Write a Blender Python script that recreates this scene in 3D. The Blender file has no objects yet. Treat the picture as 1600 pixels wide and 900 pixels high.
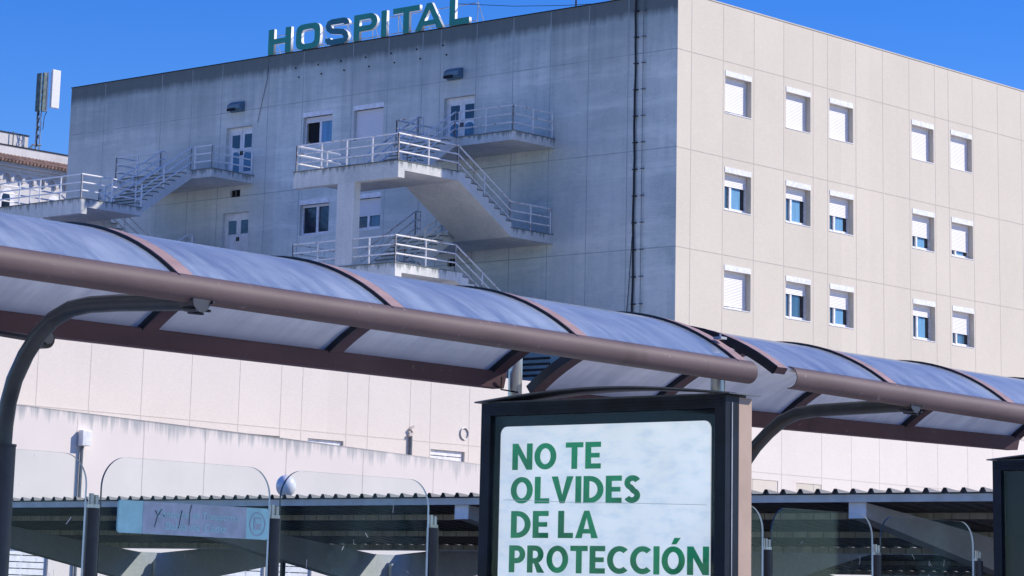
import bpy, bmesh, math, random
from mathutils import Vector, Matrix
random.seed(7)
sc = bpy.context.scene
col = sc.collection
R = math.radians

# ------------------------------------------------------------------ camera
YAW, PIT, ROL, FPX = 0.74383121, 0.21393542, 0.02751582, 4334.6475
CX, CY = 710.332, 11.917                       # principal point of the (cropped) photograph, 1600 px wide
CAM = Vector((0, 0, 1.6))
fw = Vector((math.cos(PIT)*math.cos(YAW), math.cos(PIT)*math.sin(YAW), math.sin(PIT)))
rt0 = Vector((math.sin(YAW), -math.cos(YAW), 0)); up0 = rt0.cross(fw)
rt = rt0*math.cos(ROL) + up0*math.sin(ROL)
up = -rt0*math.sin(ROL) + up0*math.cos(ROL)
cd = bpy.data.cameras.new('camera'); cam = bpy.data.objects.new('camera', cd); col.objects.link(cam)
cam.matrix_world = Matrix(((rt.x, up.x, -fw.x, CAM.x), (rt.y, up.y, -fw.y, CAM.y), (rt.z, up.z, -fw.z, CAM.z), (0, 0, 0, 1)))
cd.sensor_width = 36; cd.lens = FPX/1600*36
cd.shift_x = (800-CX)/1600; cd.shift_y = -(450-CY)/1600
cd.clip_start = 0.1; cd.clip_end = 6000
sc.camera = cam

# ------------------------------------------------------------------ light
SUN_EL, SUN_YAW = R(35), R(-42.7)
sd = Vector((math.cos(SUN_EL)*math.cos(SUN_YAW), math.cos(SUN_EL)*math.sin(SUN_YAW), math.sin(SUN_EL)))
w = bpy.data.worlds.new('World'); sc.world = w; w.use_nodes = True
wn = w.node_tree; wn.nodes.clear()
sky = wn.nodes.new('ShaderNodeTexSky'); sky.sky_type = 'NISHITA'; sky.sun_disc = False
sky.sun_elevation = SUN_EL; sky.sun_rotation = math.atan2(sd.x, sd.y)
sky.altitude = 0; sky.air_density = 1.0; sky.dust_density = 0.0; sky.ozone_density = 6.0
hs = wn.nodes.new('ShaderNodeHueSaturation'); hs.inputs['Saturation'].default_value = 1.33
hs.inputs['Hue'].default_value = 0.523
bg = wn.nodes.new('ShaderNodeBackground'); bg.inputs['Strength'].default_value = 0.096
wo = wn.nodes.new('ShaderNodeOutputWorld')
wn.links.new(sky.outputs[0], hs.inputs['Color']); wn.links.new(hs.outputs[0], bg.inputs['Color']); wn.links.new(bg.outputs[0], wo.inputs['Surface'])
sl = bpy.data.lights.new('sun', 'SUN'); sl.energy = 2.72; sl.angle = R(0.53); sl.color = (1.0, 0.915, 0.80)
so = bpy.data.objects.new('sun', sl); col.objects.link(so); so.location = (40, -40, 60)
so.rotation_euler = sd.to_track_quat('Z', 'Y').to_euler()
sc.view_settings.view_transform = 'Standard'; sc.view_settings.look = 'None'
sc.view_settings.exposure = 0.78; sc.view_settings.gamma = 1.0
sc.view_settings.use_curve_mapping = False

# ------------------------------------------------------------------ materials
M = {}
def nodes(name):
    m = bpy.data.materials.new(name); m.use_nodes = True
    return m, m.node_tree, m.node_tree.nodes['Principled BSDF']
def mix(nt, a, b, fac, mode='MIX'):
    n = nt.nodes.new('ShaderNodeMix'); n.data_type = 'RGBA'; n.blend_type = mode
    for sock, v in ((n.inputs[6], a), (n.inputs[7], b), (n.inputs[0], fac)):
        if isinstance(v, bpy.types.NodeSocket): nt.links.new(v, sock)
        elif isinstance(v, (int, float)): sock.default_value = v
        else: sock.default_value = (*v, 1)
    return n.outputs[2]
def noise(nt, scale, detail=4, vec=None, rough=.55, sc3=None):
    n = nt.nodes.new('ShaderNodeTexNoise'); n.inputs['Scale'].default_value = scale
    n.inputs['Detail'].default_value = detail; n.inputs['Roughness'].default_value = rough
    if sc3:
        mp = nt.nodes.new('ShaderNodeMapping'); mp.inputs['Scale'].default_value = sc3
        nt.links.new(vec, mp.inputs['Vector']); vec = mp.outputs[0]
    if vec: nt.links.new(vec, n.inputs['Vector'])
    return n.outputs['Fac']
def ramp(nt, v, a, b, c0=(0, 0, 0), c1=(1, 1, 1)):
    n = nt.nodes.new('ShaderNodeValToRGB'); e = n.color_ramp.elements
    e[0].position = a; e[1].position = b; e[0].color = (*c0, 1); e[1].color = (*c1, 1)
    nt.links.new(v, n.inputs[0]); return n.outputs[0]
def mrange(nt, v, a, b, c=0., d=1.):
    n = nt.nodes.new('ShaderNodeMapRange'); nt.links.new(v, n.inputs[0])
    for i, x in enumerate((a, b, c, d)): n.inputs[i+1].default_value = x
    return n.outputs[0]
def math_(nt, op, a, b=None):
    n = nt.nodes.new('ShaderNodeMath'); n.operation = op
    for i, v in enumerate((a, b)):
        if v is None: continue
        if isinstance(v, bpy.types.NodeSocket): nt.links.new(v, n.inputs[i])
        else: n.inputs[i].default_value = v
    return n.outputs[0]
def pos(nt):
    g = nt.nodes.new('ShaderNodeNewGeometry'); s = nt.nodes.new('ShaderNodeSeparateXYZ')
    nt.links.new(g.outputs['Position'], s.inputs[0]); return g.outputs['Position'], s.outputs
def bump(nt, p, v, st=.3, dist=.01):
    b = nt.nodes.new('ShaderNodeBump'); b.inputs['Strength'].default_value = st; b.inputs['Distance'].default_value = dist
    nt.links.new(v, b.inputs['Height']); nt.links.new(b.outputs[0], p.inputs['Normal'])

def simple(key, c, rough=.6, metal=0, var=.15, nscale=6, spec=.5, coat=0, stretch=None, bumpy=0):
    m, nt, p = nodes(key); P, _ = pos(nt)
    n = noise(nt, nscale, 5, P, sc3=stretch or (1, 1, 1))
    f = ramp(nt, n, .3, .7)
    lo = tuple(x*(1-var) for x in c); hi = tuple(min(1, x*(1+var)) for x in c)
    nt.links.new(mix(nt, lo, hi, f), p.inputs['Base Color'])
    p.inputs['Roughness'].default_value = rough; p.inputs['Metallic'].default_value = metal
    p.inputs['Specular IOR Level'].default_value = spec; p.inputs['Coat Weight'].default_value = coat
    if bumpy: bump(nt, p, n, bumpy, .01)
    M[key] = m; return m

def concrete(key, base, dark, green=None, top_z=None, streak=.5, panel=0, ax=1, pstr=.45, pw=3.72):
    """wall render: panel-to-panel tone, fine vertical streaks, dirt that runs down from the roof edge"""
    m, nt, p = nodes(key); P, S = pos(nt)
    n1 = noise(nt, .35, 6, P, sc3=(1, 1, .9))
    st = noise(nt, 3.2, 5, P, sc3=(1, 1, .08), rough=.65)
    n3 = noise(nt, 9, 4, P, sc3=(1, 1, 2.2))
    c = mix(nt, dark, base, ramp(nt, n1, .25, .7))
    c = mix(nt, c, dark, math_(nt, 'MULTIPLY', ramp(nt, st, .45, .75), streak))
    c = mix(nt, c, tuple(min(1, x*1.18) for x in base), math_(nt, 'MULTIPLY', ramp(nt, n3, .45, .8), .35))
    if top_z:
        hb = noise(nt, 1.1, 5, P, sc3=(1, .14, 1.3), rough=.7)
        c = mix(nt, c, tuple(min(1, x*1.12) for x in base), math_(nt, 'MULTIPLY', ramp(nt, hb, .48, .66), .6))
        hd = noise(nt, 5, 5, P, sc3=(1, .3, 1.2), rough=.7)
        c = mix(nt, c, dark, math_(nt, 'MULTIPLY', ramp(nt, hd, .5, .75), .45))
    if panel:
        a = math_(nt, 'FLOOR', math_(nt, 'DIVIDE', math_(nt, 'SUBTRACT', S[ax], panel), pw))
        wn_ = nt.nodes.new('ShaderNodeTexWhiteNoise'); wn_.noise_dimensions = '1D'; nt.links.new(a, wn_.inputs['W'])
        c = mix(nt, c, tuple(x*.62 for x in base), math_(nt, 'MULTIPLY', wn_.outputs['Value'], pstr))
    if top_z:
        wob = math_(nt, 'MULTIPLY', noise(nt, 2.5, 5, P, sc3=(1, 1, .05)), 3.2)
        zz = math_(nt, 'ADD', S[2], wob)
        d = mrange(nt, zz, top_z-.8, top_z+2.2)
        c = mix(nt, c, green or dark, math_(nt, 'MULTIPLY', d, .7))
        e = mrange(nt, math_(nt, 'ADD', S[2], math_(nt, 'MULTIPLY', st, .5)), top_z-.12, top_z+.2)
        c = mix(nt, c, tuple(x*.25 for x in dark), math_(nt, 'MULTIPLY', e, .8))
    if key == 'stair_concrete':     # drips that hang from the slab edges
        lim = math_(nt, 'MULTIPLY', ramp(nt, noise(nt, 3.5, 5, P, sc3=(1.2, 1.2, .05), rough=.7), .38, .7), .42)
        for top in (18.93, 17.0):
            d = math_(nt, 'MODULO', math_(nt, 'SUBTRACT', top+36.03, S[2]), 3.6)
            c = mix(nt, c, (.17, .205, .20), math_(nt, 'MULTIPLY', mrange(nt, math_(nt, 'SUBTRACT', d, lim), -.12, .03, 1, 0), .75))
    nt.links.new(c, p.inputs['Base Color']); p.inputs['Roughness'].default_value = .92
    p.inputs['Specular IOR Level'].default_value = .2
    bump(nt, p, noise(nt, 25, 4, P), .35, .01)
    M[key] = m; return m

concrete('facade_grey', (.86, .88, .82), (.45, .53, .52), (.17, .26, .28), 23.4, .6, 62.9, pstr=.5)
concrete('facade_cream', (.73, .665, .555), (.67, .61, .51), streak=.22, panel=80.72, ax=0, pstr=.13, pw=1.9)
concrete('podium_white', (.83, .76, .68), (.76, .695, .62), streak=.22, panel=36, ax=0, pstr=.10, pw=1.9)
concrete('annex_white', (.80, .73, .69), (.74, .675, .635), streak=.2)
concrete('stair_concrete', (.85, .83, .78), (.46, .49, .48), streak=.7)
concrete('stair_plain', (.85, .83, .78), (.50, .53, .52), streak=.5)
concrete('stair_dirty', (.30, .31, .30), (.07, .085, .08), streak=.9)
concrete('far_white', (.78, .76, .74), (.52, .51, .50), streak=.35)
concrete('carport_beam', (.58, .62, .64), (.36, .41, .44), streak=.4)
simple('joint', (.56, .515, .45), .9, var=.1)
simple('joint_grey', (.38, .44, .45), .9, var=.2, nscale=2)
simple('joint_light', (.64, .585, .52), .9, var=.1)
simple('white_frame', (.84, .84, .86), .4)
simple('door_white', (.84, .84, .86), .45, nscale=3)
simple('glass_dark', (.012, .018, .03), .08, var=.5, nscale=2, spec=.8)
simple('glass_blue', (.05, .13, .22), .12, var=.45, nscale=.9, stretch=(4, 4, .3), spec=.7)
simple('curtain_blue', (.12, .33, .55), .5, var=.3, nscale=3, stretch=(6, 6, .2))
simple('dark_room', (.008, .008, .012), .9)
simple('box_blue', (.11, .20, .27), .6, nscale=4)
simple('soot', (.02, .022, .025), .9)
simple('cable_black', (.015, .017, .02), .6)
simple('pipe_grey', (.16, .18, .20), .6)
simple('sign_green', (.01, .25, .19), .35, var=.12, nscale=2)
simple('sign_green_dark', (.01, .12, .16), .35, var=.12, nscale=2)
simple('sign_white', (.80, .82, .82), .5, var=.06, nscale=3)
simple('roof_gravel', (.72, .71, .68), .9)  # pale so the unseen podium roof bounces light up the grey wall
simple('asphalt', (.05, .05, .052), .9, nscale=20, bumpy=.3)
simple('paving', (.50, .48, .45), .9, nscale=3, bumpy=.2)
simple('earth', (.50, .48, .45), .95, nscale=.05)  # unseen ground, made pale to bounce light into the shade
simple('grass', (.06, .085, .03), .95, nscale=.3)
simple('gasket_shadow', (.008, .008, .012), .45)  # near black: rubber strip and the rib's shadow in one colour
simple('steel_black', (.016, .018, .026), .4, var=.35, nscale=14, bumpy=.08, spec=.6)
simple('steel_green', (.020, .030, .038), .35, var=.3, nscale=14, bumpy=.08, spec=.6)
simple('post_chrome', (.50, .52, .48), .32, .7, var=.25, nscale=8, stretch=(1, 1, .3))
simple('frame_black', (.007, .012, .022), .42, var=.5, nscale=9, spec=.22)
simple('cap_grey', (.10, .12, .14), .5, nscale=8)
simple('side_tan', (.45, .33, .255), .55, var=.1, nscale=5, bumpy=.05)
simple('passe_black', (.005, .009, .02), .3, var=.5, nscale=5, spec=.15)
simple('sheet_metal', (.10, .11, .125), .55, var=.25, nscale=1.2, stretch=(.4, 3, 1))
simple('fascia', (.74, .71, .64), .6, var=.14, nscale=4)
simple('purlin', (.42, .40, .34), .85, var=.25, nscale=2.5, stretch=(1, 3, 1))  # beige and its dark ticks stand in for light between sheet valleys
simple('purlin_tick', (.22, .21, .18), .9)
simple('tile_clay', (.34, .22, .16), .85, var=.45, nscale=3)
simple('red_wood', (.16, .03, .035), .6)
simple('globe_white', (.84, .83, .85), .25, var=.04, nscale=6, coat=.3)
simple('antenna_white', (.76, .75, .74), .5, var=.05)
simple('antenna_back', (.10, .15, .15), .6, var=.5, nscale=5)
simple('galvanised', (.40, .42, .44), .45, .5, var=.3, nscale=5)
simple('scuff_white', (.7, .74, .76), .8)
simple('sign_cyan', (.38, .72, .80), .5, var=.12, nscale=14)
simple('sign_grey', (.42, .50, .63), .55, var=.22, nscale=12)
simple('sign_text', (.40, .68, .76), .6, var=.15, nscale=40)
simple('sign_crack', (.06, .09, .12), .8)
simple('bag_white', (.7, .72, .75), .4)

def rusty(key, base, rust, amt):
    m, nt, p = nodes(key); P, S = pos(nt)
    n = noise(nt, 2.6, 6, P, rough=.75)
    n2 = noise(nt, 14, 4, P, rough=.7)
    f = ramp(nt, math_(nt, 'ADD', math_(nt, 'MULTIPLY', n, .7), math_(nt, 'MULTIPLY', n2, .3)), amt, amt+.08)
    nt.links.new(mix(nt, base, rust, f), p.inputs['Base Color']); p.inputs['Roughness'].default_value = .6
    M[key] = m
rusty('rail_white', (.88, .88, .87), (.34, .22, .16), .62)
rusty('rail_rusty', (.84, .82, .80), (.34, .21, .15), .53)
def canopy_paint(key, base, wear):
    m, nt, p = nodes(key); P, S = pos(nt)
    n = noise(nt, 5, 6, P, sc3=(.5, 2, 2)); n2 = noise(nt, 30, 4, P); n3 = noise(nt, 3, 4, P, sc3=(3, .6, .6))
    c = mix(nt, tuple(x*.82 for x in base), tuple(x*1.15 for x in base), ramp(nt, n, .3, .7))
    c = mix(nt, c, wear, ramp(nt, n2, .66, .72)); c = mix(nt, c, tuple(x*.6 for x in base), math_(nt, 'MULTIPLY', ramp(nt, n3, .6, .75), .4))
    nt.links.new(c, p.inputs['Base Color']); p.inputs['Roughness'].default_value = .6
    p.inputs['Specular IOR Level'].default_value = .3; bump(nt, p, n2, .25, .003)
    M[key] = m
canopy_paint('paint_mauve', (.135, .098, .10), (.24, .18, .18))
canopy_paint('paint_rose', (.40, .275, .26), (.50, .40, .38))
canopy_paint('paint_shaded', (.10, .062, .075), (.16, .12, .12))  # shade put into the rib paint: sides, undersides and rear gutter

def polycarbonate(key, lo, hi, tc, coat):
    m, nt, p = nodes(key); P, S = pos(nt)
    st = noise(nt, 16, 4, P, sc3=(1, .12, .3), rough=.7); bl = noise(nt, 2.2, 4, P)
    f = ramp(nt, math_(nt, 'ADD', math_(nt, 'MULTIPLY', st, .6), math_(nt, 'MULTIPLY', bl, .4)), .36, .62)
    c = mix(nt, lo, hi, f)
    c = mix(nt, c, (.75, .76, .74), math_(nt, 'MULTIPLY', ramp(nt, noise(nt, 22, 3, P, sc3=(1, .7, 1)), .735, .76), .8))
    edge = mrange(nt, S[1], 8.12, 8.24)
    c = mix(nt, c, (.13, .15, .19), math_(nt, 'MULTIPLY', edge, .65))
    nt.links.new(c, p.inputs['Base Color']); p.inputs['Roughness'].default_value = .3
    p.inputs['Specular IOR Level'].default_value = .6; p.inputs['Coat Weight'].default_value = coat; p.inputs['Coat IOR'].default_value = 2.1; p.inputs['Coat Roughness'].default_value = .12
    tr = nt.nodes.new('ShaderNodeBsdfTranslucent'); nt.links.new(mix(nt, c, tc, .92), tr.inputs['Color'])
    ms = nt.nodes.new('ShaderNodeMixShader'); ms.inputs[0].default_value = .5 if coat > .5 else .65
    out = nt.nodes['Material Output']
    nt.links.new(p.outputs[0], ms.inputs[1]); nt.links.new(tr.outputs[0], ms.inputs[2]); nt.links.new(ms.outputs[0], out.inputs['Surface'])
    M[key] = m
polycarbonate('polycarbonate', (.11, .26, .56), (.50, .70, .97), (.98, .95, .88), 1)  # upper sheet: blue of the reflected sky put into the base colour
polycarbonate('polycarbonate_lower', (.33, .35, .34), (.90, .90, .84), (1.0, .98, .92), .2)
def screen_glass(key, tint, refl, dirt=.06):
    m, nt, p = nodes(key); P, S = pos(nt); nt.nodes.remove(p)
    t = nt.nodes.new('ShaderNodeBsdfTransparent'); t.inputs[0].default_value = (*tint, 1)
    g = nt.nodes.new('ShaderNodeBsdfGlossy'); g.inputs['Roughness'].default_value = .02; g.inputs['Color'].default_value = (.8, .95, 1, 1)
    d = nt.nodes.new('ShaderNodeBsdfDiffuse'); d.inputs[0].default_value = (.13, .31, .40, 1)  # teal veil: dirt plus milky reflections, mixed in as diffuse colour
    lw = nt.nodes.new('ShaderNodeLayerWeight'); lw.inputs[0].default_value = .5
    fr_ = math_(nt, 'ADD', math_(nt, 'MULTIPLY', math_(nt, 'POWER', lw.outputs['Facing'], 4.), .35), refl)
    a = nt.nodes.new('ShaderNodeMixShader'); b = nt.nodes.new('ShaderNodeMixShader')
    nt.links.new(fr_, a.inputs[0]); nt.links.new(t.outputs[0], a.inputs[1]); nt.links.new(g.outputs[0], a.inputs[2])
    n = noise(nt, 3.5, 5, P); sp = noise(nt, 45, 2, P)
    f = math_(nt, 'ADD', math_(nt, 'MULTIPLY', ramp(nt, n, .35, .75), dirt), math_(nt, 'MULTIPLY', ramp(nt, sp, .75, .79), min(.3, dirt*5)))
    nt.links.new(f, b.inputs[0]); nt.links.new(a.outputs[0], b.inputs[1]); nt.links.new(d.outputs[0], b.inputs[2])
    nt.links.new(b.outputs[0], nt.nodes['Material Output'].inputs['Surface']); M[key] = m
screen_glass('screen_glass', (.965, .99, .99), .004, .045)
screen_glass('poster_glass', (.96, .98, .99), .008, .01)
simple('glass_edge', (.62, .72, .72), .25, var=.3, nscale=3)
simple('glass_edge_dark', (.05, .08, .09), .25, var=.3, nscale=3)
def paper(key, base, transl, em=0):
    m, nt, p = nodes(key); P, S = pos(nt)
    n = noise(nt, 3.2, 5, P); n2 = noise(nt, 9, 5, P, sc3=(1, 1, 2.5))
    c = mix(nt, tuple(x*.88 for x in base), base, ramp(nt, n, .35, .65))
    c = mix(nt, c, (.55, .65, .72), math_(nt, 'MULTIPLY', ramp(nt, n2, .45, .7), .6))  # bluish blotches paint the glass reflections onto the paper
    nt.links.new(c, p.inputs['Base Color']); p.inputs['Roughness'].default_value = .35
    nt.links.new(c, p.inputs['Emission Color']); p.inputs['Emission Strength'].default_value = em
    bump(nt, p, n, .6, .02)
    M[key] = m
paper('poster_paper', (.86, .89, .90), 0, .32)  # slight glow stands in for sunlight coming through the sheet
def green_ink():
    m, nt, p = nodes('poster_green'); P, S = pos(nt)
    n = noise(nt, 4, 3, P); c = mix(nt, (.0, .19, .06), (.0, .34, .115), ramp(nt, n, .4, .62))
    nt.links.new(c, p.inputs['Base Color']); nt.links.new(c, p.inputs['Emission Color']); p.inputs['Emission Strength'].default_value = .12  # ink glows faintly as well, as if the sun shone through
    p.inputs['Roughness'].default_value = .3; M['poster_green'] = m
green_ink()

def shutter_mat(key, base):
    m, nt, p = nodes(key); P, S = pos(nt)
    s = math_(nt, 'SINE', math_(nt, 'MULTIPLY', S[2], 2*math.pi/.055))
    f = ramp(nt, s, .5, .95)
    nt.links.new(mix(nt, base, tuple(x*.8 for x in base), f), p.inputs['Base Color']); p.inputs['Roughness'].default_value = .5
    bump(nt, p, s, .5, .01); M[key] = m
shutter_mat('shutter_white', (.84, .83, .86))

# ------------------------------------------------------------------ mesh helpers
class MB:
    def __init__(s): s.v = []; s.f = []; s.m = []
    def quad(s, pts, mi=0):
        i = len(s.v); s.v += [tuple(p) for p in pts]; s.f.append(tuple(range(i, i+len(pts)))); s.m.append(mi); return s
    def box(s, x0, x1, y0, y1, z0, z1, mi=0):
        i = len(s.v)
        s.v += [(x, y, z) for x in (x0, x1) for y in (y0, y1) for z in (z0, z1)]
        for f in ((0, 1, 3, 2), (4, 6, 7, 5), (0, 4, 5, 1), (2, 3, 7, 6), (0, 2, 6, 4), (1, 5, 7, 3)):
            s.f.append(tuple(i+k for k in f)); s.m.append(mi)
        return s
    def tube(s, pts, r, n=8, mi=0, cap=True, rs=None):
        pts = [Vector(p) for p in pts]; rings = []
        ref = None
        for k, p in enumerate(pts):
            a = pts[max(0, k-1)]; b = pts[min(len(pts)-1, k+1)]
            t = (b-a).normalized()
            if ref is None: ref = Vector((0, 0, 1)) if abs(t.z) < .9 else Vector((1, 0, 0))
            u = t.cross(ref).normalized(); v = u.cross(t).normalized(); ref = v
            rr = rs[k] if rs else r; i = len(s.v)
            s.v += [tuple(p+u*math.cos(2*math.pi*j/n)*rr+v*math.sin(2*math.pi*j/n)*rr) for j in range(n)]
            rings.append(i)
        for a, b in zip(rings, rings[1:]):
            for j in range(n): s.f.append((a+j, a+(j+1) % n, b+(j+1) % n, b+j)); s.m.append(mi)
        if cap:
            s.f.append(tuple(rings[0]+j for j in reversed(range(n)))); s.m.append(mi)
            s.f.append(tuple(rings[-1]+j for j in range(n))); s.m.append(mi)
        return s
    def prism(s, prof, ax, a, b, mi=0, mcap=None):
        """closed 2D profile extruded along axis ax from a to b; profile = the two other axes in order"""
        def P(q, t):
            l = list(q); l.insert(ax, t); return tuple(l)
        n = len(prof); i = len(s.v); s.v += [P(q, a) for q in prof]+[P(q, b) for q in prof]
        for j in range(n):
            k = (j+1) % n; s.f.append((i+j, i+k, i+n+k, i+n+j)); s.m.append(mi)
        mc = mi if mcap is None else mcap
        s.f.append(tuple(i+j for j in reversed(range(n)))); s.m.append(mc)
        s.f.append(tuple(i+n+j for j in range(n))); s.m.append(mc)
        return s
    def build(s, name, mats, parent=None, smooth=False, bevel=0):
        me = bpy.data.meshes.new(name); me.from_pydata(s.v, [], s.f)
        if not isinstance(mats, (list, tuple)): mats = [mats]
        for m in mats: me.materials.append(M[m])
        for p, mi in zip(me.polygons, s.m): p.material_index = mi
        bm = bmesh.new(); bm.from_mesh(me); bmesh.ops.recalc_face_normals(bm, faces=bm.faces)
        bm.to_mesh(me); bm.free()
        if smooth:
            for p in me.polygons: p.use_smooth = True
            me.set_sharp_from_angle(angle=R(40))
        o = bpy.data.objects.new(name, me); col.objects.link(o)
        if parent:
            o.parent = parent
            # geometry is written in world coordinates: the part sits at its thing's inverse
            o.matrix_parent_inverse = world_mat(parent).inverted()
        if bevel:
            b = o.modifiers.new('bevel', 'BEVEL'); b.width = bevel; b.segments = 2; b.limit_method = 'ANGLE'
        return o
def world_mat(o):
    m = Matrix.Translation(o.location)
    if o.parent: return world_mat(o.parent) @ o.matrix_parent_inverse @ m
    return m
def tag(o, label=None, cat=None, group=None, kind=None):
    if label: o['label'] = label
    if cat: o['category'] = cat
    if group: o['group'] = group
    if kind: o['kind'] = kind
    return o
def empty(name, loc, label, cat, group=None):
    o = bpy.data.objects.new(name, None); o.location = loc; o.empty_display_size = .3; col.objects.link(o)
    return tag(o, label, cat, group)
def shift(o, d): o.location = Vector(o.location)+Vector(d)

# ------------------------------------------------------------------ lettering (filled outlines)
def arc(cx, cy, rx, ry, a0, a1, n=14):
    return [(cx+rx*math.cos(R(a0+(a1-a0)*i/n)), cy+ry*math.sin(R(a0+(a1-a0)*i/n))) for i in range(n+1)]
def offset_path(pts, h):
    L, Rr = [], []
    for i, p in enumerate(pts):
        a = Vector(pts[max(0, i-1)]); b = Vector(pts[min(len(pts)-1, i+1)]); t = (b-a).normalized(); n = Vector((-t.y, t.x))
        L.append(tuple(Vector(p)+n*h)); Rr.append(tuple(Vector(p)-n*h))
    return L+Rr[::-1]
def ring(W, t, sq=0, H=1.0):
    """O: superellipse outer and inner"""
    def se(rx, ry, e):
        out = []
        for i in range(40):
            a = 2*math.pi*i/40; c, s_ = math.cos(a), math.sin(a)
            out.append((W/2+rx*math.copysign(abs(c)**e, c), H/2+ry*math.copysign(abs(s_)**e, s_)))
        return out
    e = 1-sq*.5
    return [se(W/2, H/2, e), se(W/2-t, H/2-t*.92, e)]
def glyph(ch, t=.2, sq=0):
    h = t/2; b = t*.9
    if ch == 'O' or ch == 'Ó':
        W = .84 if not sq else 1.02; g = ring(W, t, sq)
        if ch == 'Ó': g.append([(W*.42, 1.07), (W*.42+.17, 1.07), (W*.42+.33, 1.3), (W*.42+.11, 1.3)])
        return W, g
    if ch == 'H': W = .92; return W, [[(0, 0), (t, 0), (t, .5-b/2), (W-t, .5-b/2), (W-t, 0), (W, 0), (W, 1), (W-t, 1), (W-t, .5+b/2), (t, .5+b/2), (t, 1), (0, 1)]]
    if ch == 'N': W = .78; return W, [[(0, 0), (t, 0), (t, .62), (W-t, 0), (W, 0), (W, 1), (W-t, 1), (W-t, .38), (t, 1), (0, 1)]]
    if ch == 'T': W = .66 if not sq else 1.08; return W, [[(W/2-h, 0), (W/2+h, 0), (W/2+h, 1-b), (W, 1-b), (W, 1), (0, 1), (0, 1-b), (W/2-h, 1-b)]]
    if ch == 'E': W = .58; return W, [[(0, 0), (W, 0), (W, b), (t, b), (t, .5-b*.45), (W*.92, .5-b*.45), (W*.92, .5+b*.45), (t, .5+b*.45), (t, 1-b), (W, 1-b), (W, 1), (0, 1)]]
    if ch == 'L': W = .55 if not sq else .82; return W, [[(0, 0), (W, 0), (W, b if not sq else b*1.1), (t, b if not sq else b*1.1), (t, 1), (0, 1)]]
    if ch == 'I': return t, [[(0, 0), (t, 0), (t, 1), (0, 1)]]
    if ch == 'V': W = .82; return W, [[(W/2-h*.8, 0), (W/2+h*.8, 0), (W, 1), (W-t*1.1, 1), (W/2, .3), (t*1.1, 1), (0, 1)]]
    if ch == 'A':
        W = .82 if not sq else 1.12; tt = t*1.1
        def xo(y): return y*(W/2-h*.75)
        y0, y1 = .17, .17+b*.85
        s0 = (W/2-tt*1.05)/(.78)
        return W, [[(0, 0), (tt, 0), (tt+(W/2-tt)*y0/.95*.9, y0), (W-tt-(W/2-tt)*y0/.95*.9, y0), (W-tt, 0), (W, 0), (W/2+h*.85, 1), (W/2-h*.85, 1)],
                   [(tt+(W/2-tt)*y1/.95*.98+.01, y1), (W/2, .76), (W-tt-(W/2-tt)*y1/.95*.98-.01, y1)]]
    if ch == 'D': W = .74; return W, [[(0, 0)]+arc(W-.5, .5, .5, .5, -90, 90)+[(0, 1)], [(t, b)]+arc(W-.5, .5, .5-t, .5-b, -90, 90)+[(t, 1-b)]]
    if ch in 'PR':
        W = .64 if not sq else .98; r = .33; yc = 1-r
        o = [(0, 0), (t, 0), (t, 1-2*r)]
        hole = [(t, 1-2*r+b)]+arc(W-r, yc, r-t, r-b, -90, 90)+[(t, 1-b)]
        if ch == 'R': o += [(t+.06, 1-2*r), (W-t*1.12, 0), (W+.04, 0), (W-.2, .38)]+arc(W-r, yc, r, r, -62, 90)+[(0, 1)]
        else: o += arc(W-r, yc, r, r, -90, 90)+[(0, 1)]
        return W+(.04 if ch == 'R' else 0), [o, hole]
    if ch == 'C': W = .78; return W, [arc(.46, .5, .46, .5, 48, 312, 26)+arc(.46, .5, .46-t, .5-b, 308, 52, 26)]
    if ch == 'S':
        W = .60 if not sq else 1.0
        if sq:
            q = [(W-h, .72), (W-h, .80), (W-h-.04, .86), (W-.25, 1-b/2), (.25, 1-b/2), (h+.04, .86), (h, .76), (h+.04, .64), (.26, .55), (.5, .5), (W-.26, .45), (W-h-.04, .36), (W-h, .24), (W-h-.04, .14), (W-.25, b/2), (.25, b/2), (h+.04, .14), (h, .2), (h, .28)]
        else:
            q = arc(W/2+.01, .73, W/2-h, .27-b/2, 25, 250, 16)+arc(W/2-.01, .27, W/2-h, .27-b/2, 70, -155, 16)
        return W, [offset_path(q, h*.95)]
    return .36, []
def word_polys(txt, t=.2, gap=.09, sq=0):
    x = 0; out = []
    for ch in txt:
        if ch == ' ': x += .28; continue
        W, g = glyph(ch, t, sq)
        out.append((ch, x, W, g)); x += W+gap
    return out, x-gap
def polys_to_mesh(name, polys, thick):
    cu = bpy.data.curves.new(name, 'CURVE'); cu.dimensions = '2D'; cu.fill_mode = 'BOTH'; cu.extrude = thick/2
    for p in polys:
        s = cu.splines.new('POLY'); s.points.add(len(p)-1); s.use_cyclic_u = True
        for k, q in enumerate(p): s.points[k].co = (q[0], q[1], 0, 1)
    o = bpy.data.objects.new('tmp', cu); col.objects.link(o)
    dg = bpy.context.evaluated_depsgraph_get(); me = bpy.data.meshes.new_from_object(o.evaluated_get(dg))
    bpy.data.objects.remove(o); bpy.data.curves.remove(cu); me.name = name
    return me
def place_mesh(name, me, mats, parent, M4, side_mat=None):
    me.transform(M4); me.materials.clear()
    for m in mats: me.materials.append(M[m])
    if side_mat is not None:
        n3 = M4.to_3x3() @ Vector((0, 0, 1)); n3.normalize()
        for p in me.polygons: p.material_index = 0 if p.normal.dot(n3) > .7 else side_mat
    o = bpy.data.objects.new(name, me); col.objects.link(o); o.parent = parent
    o.matrix_parent_inverse = world_mat(parent).inverted()
    return o
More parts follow.
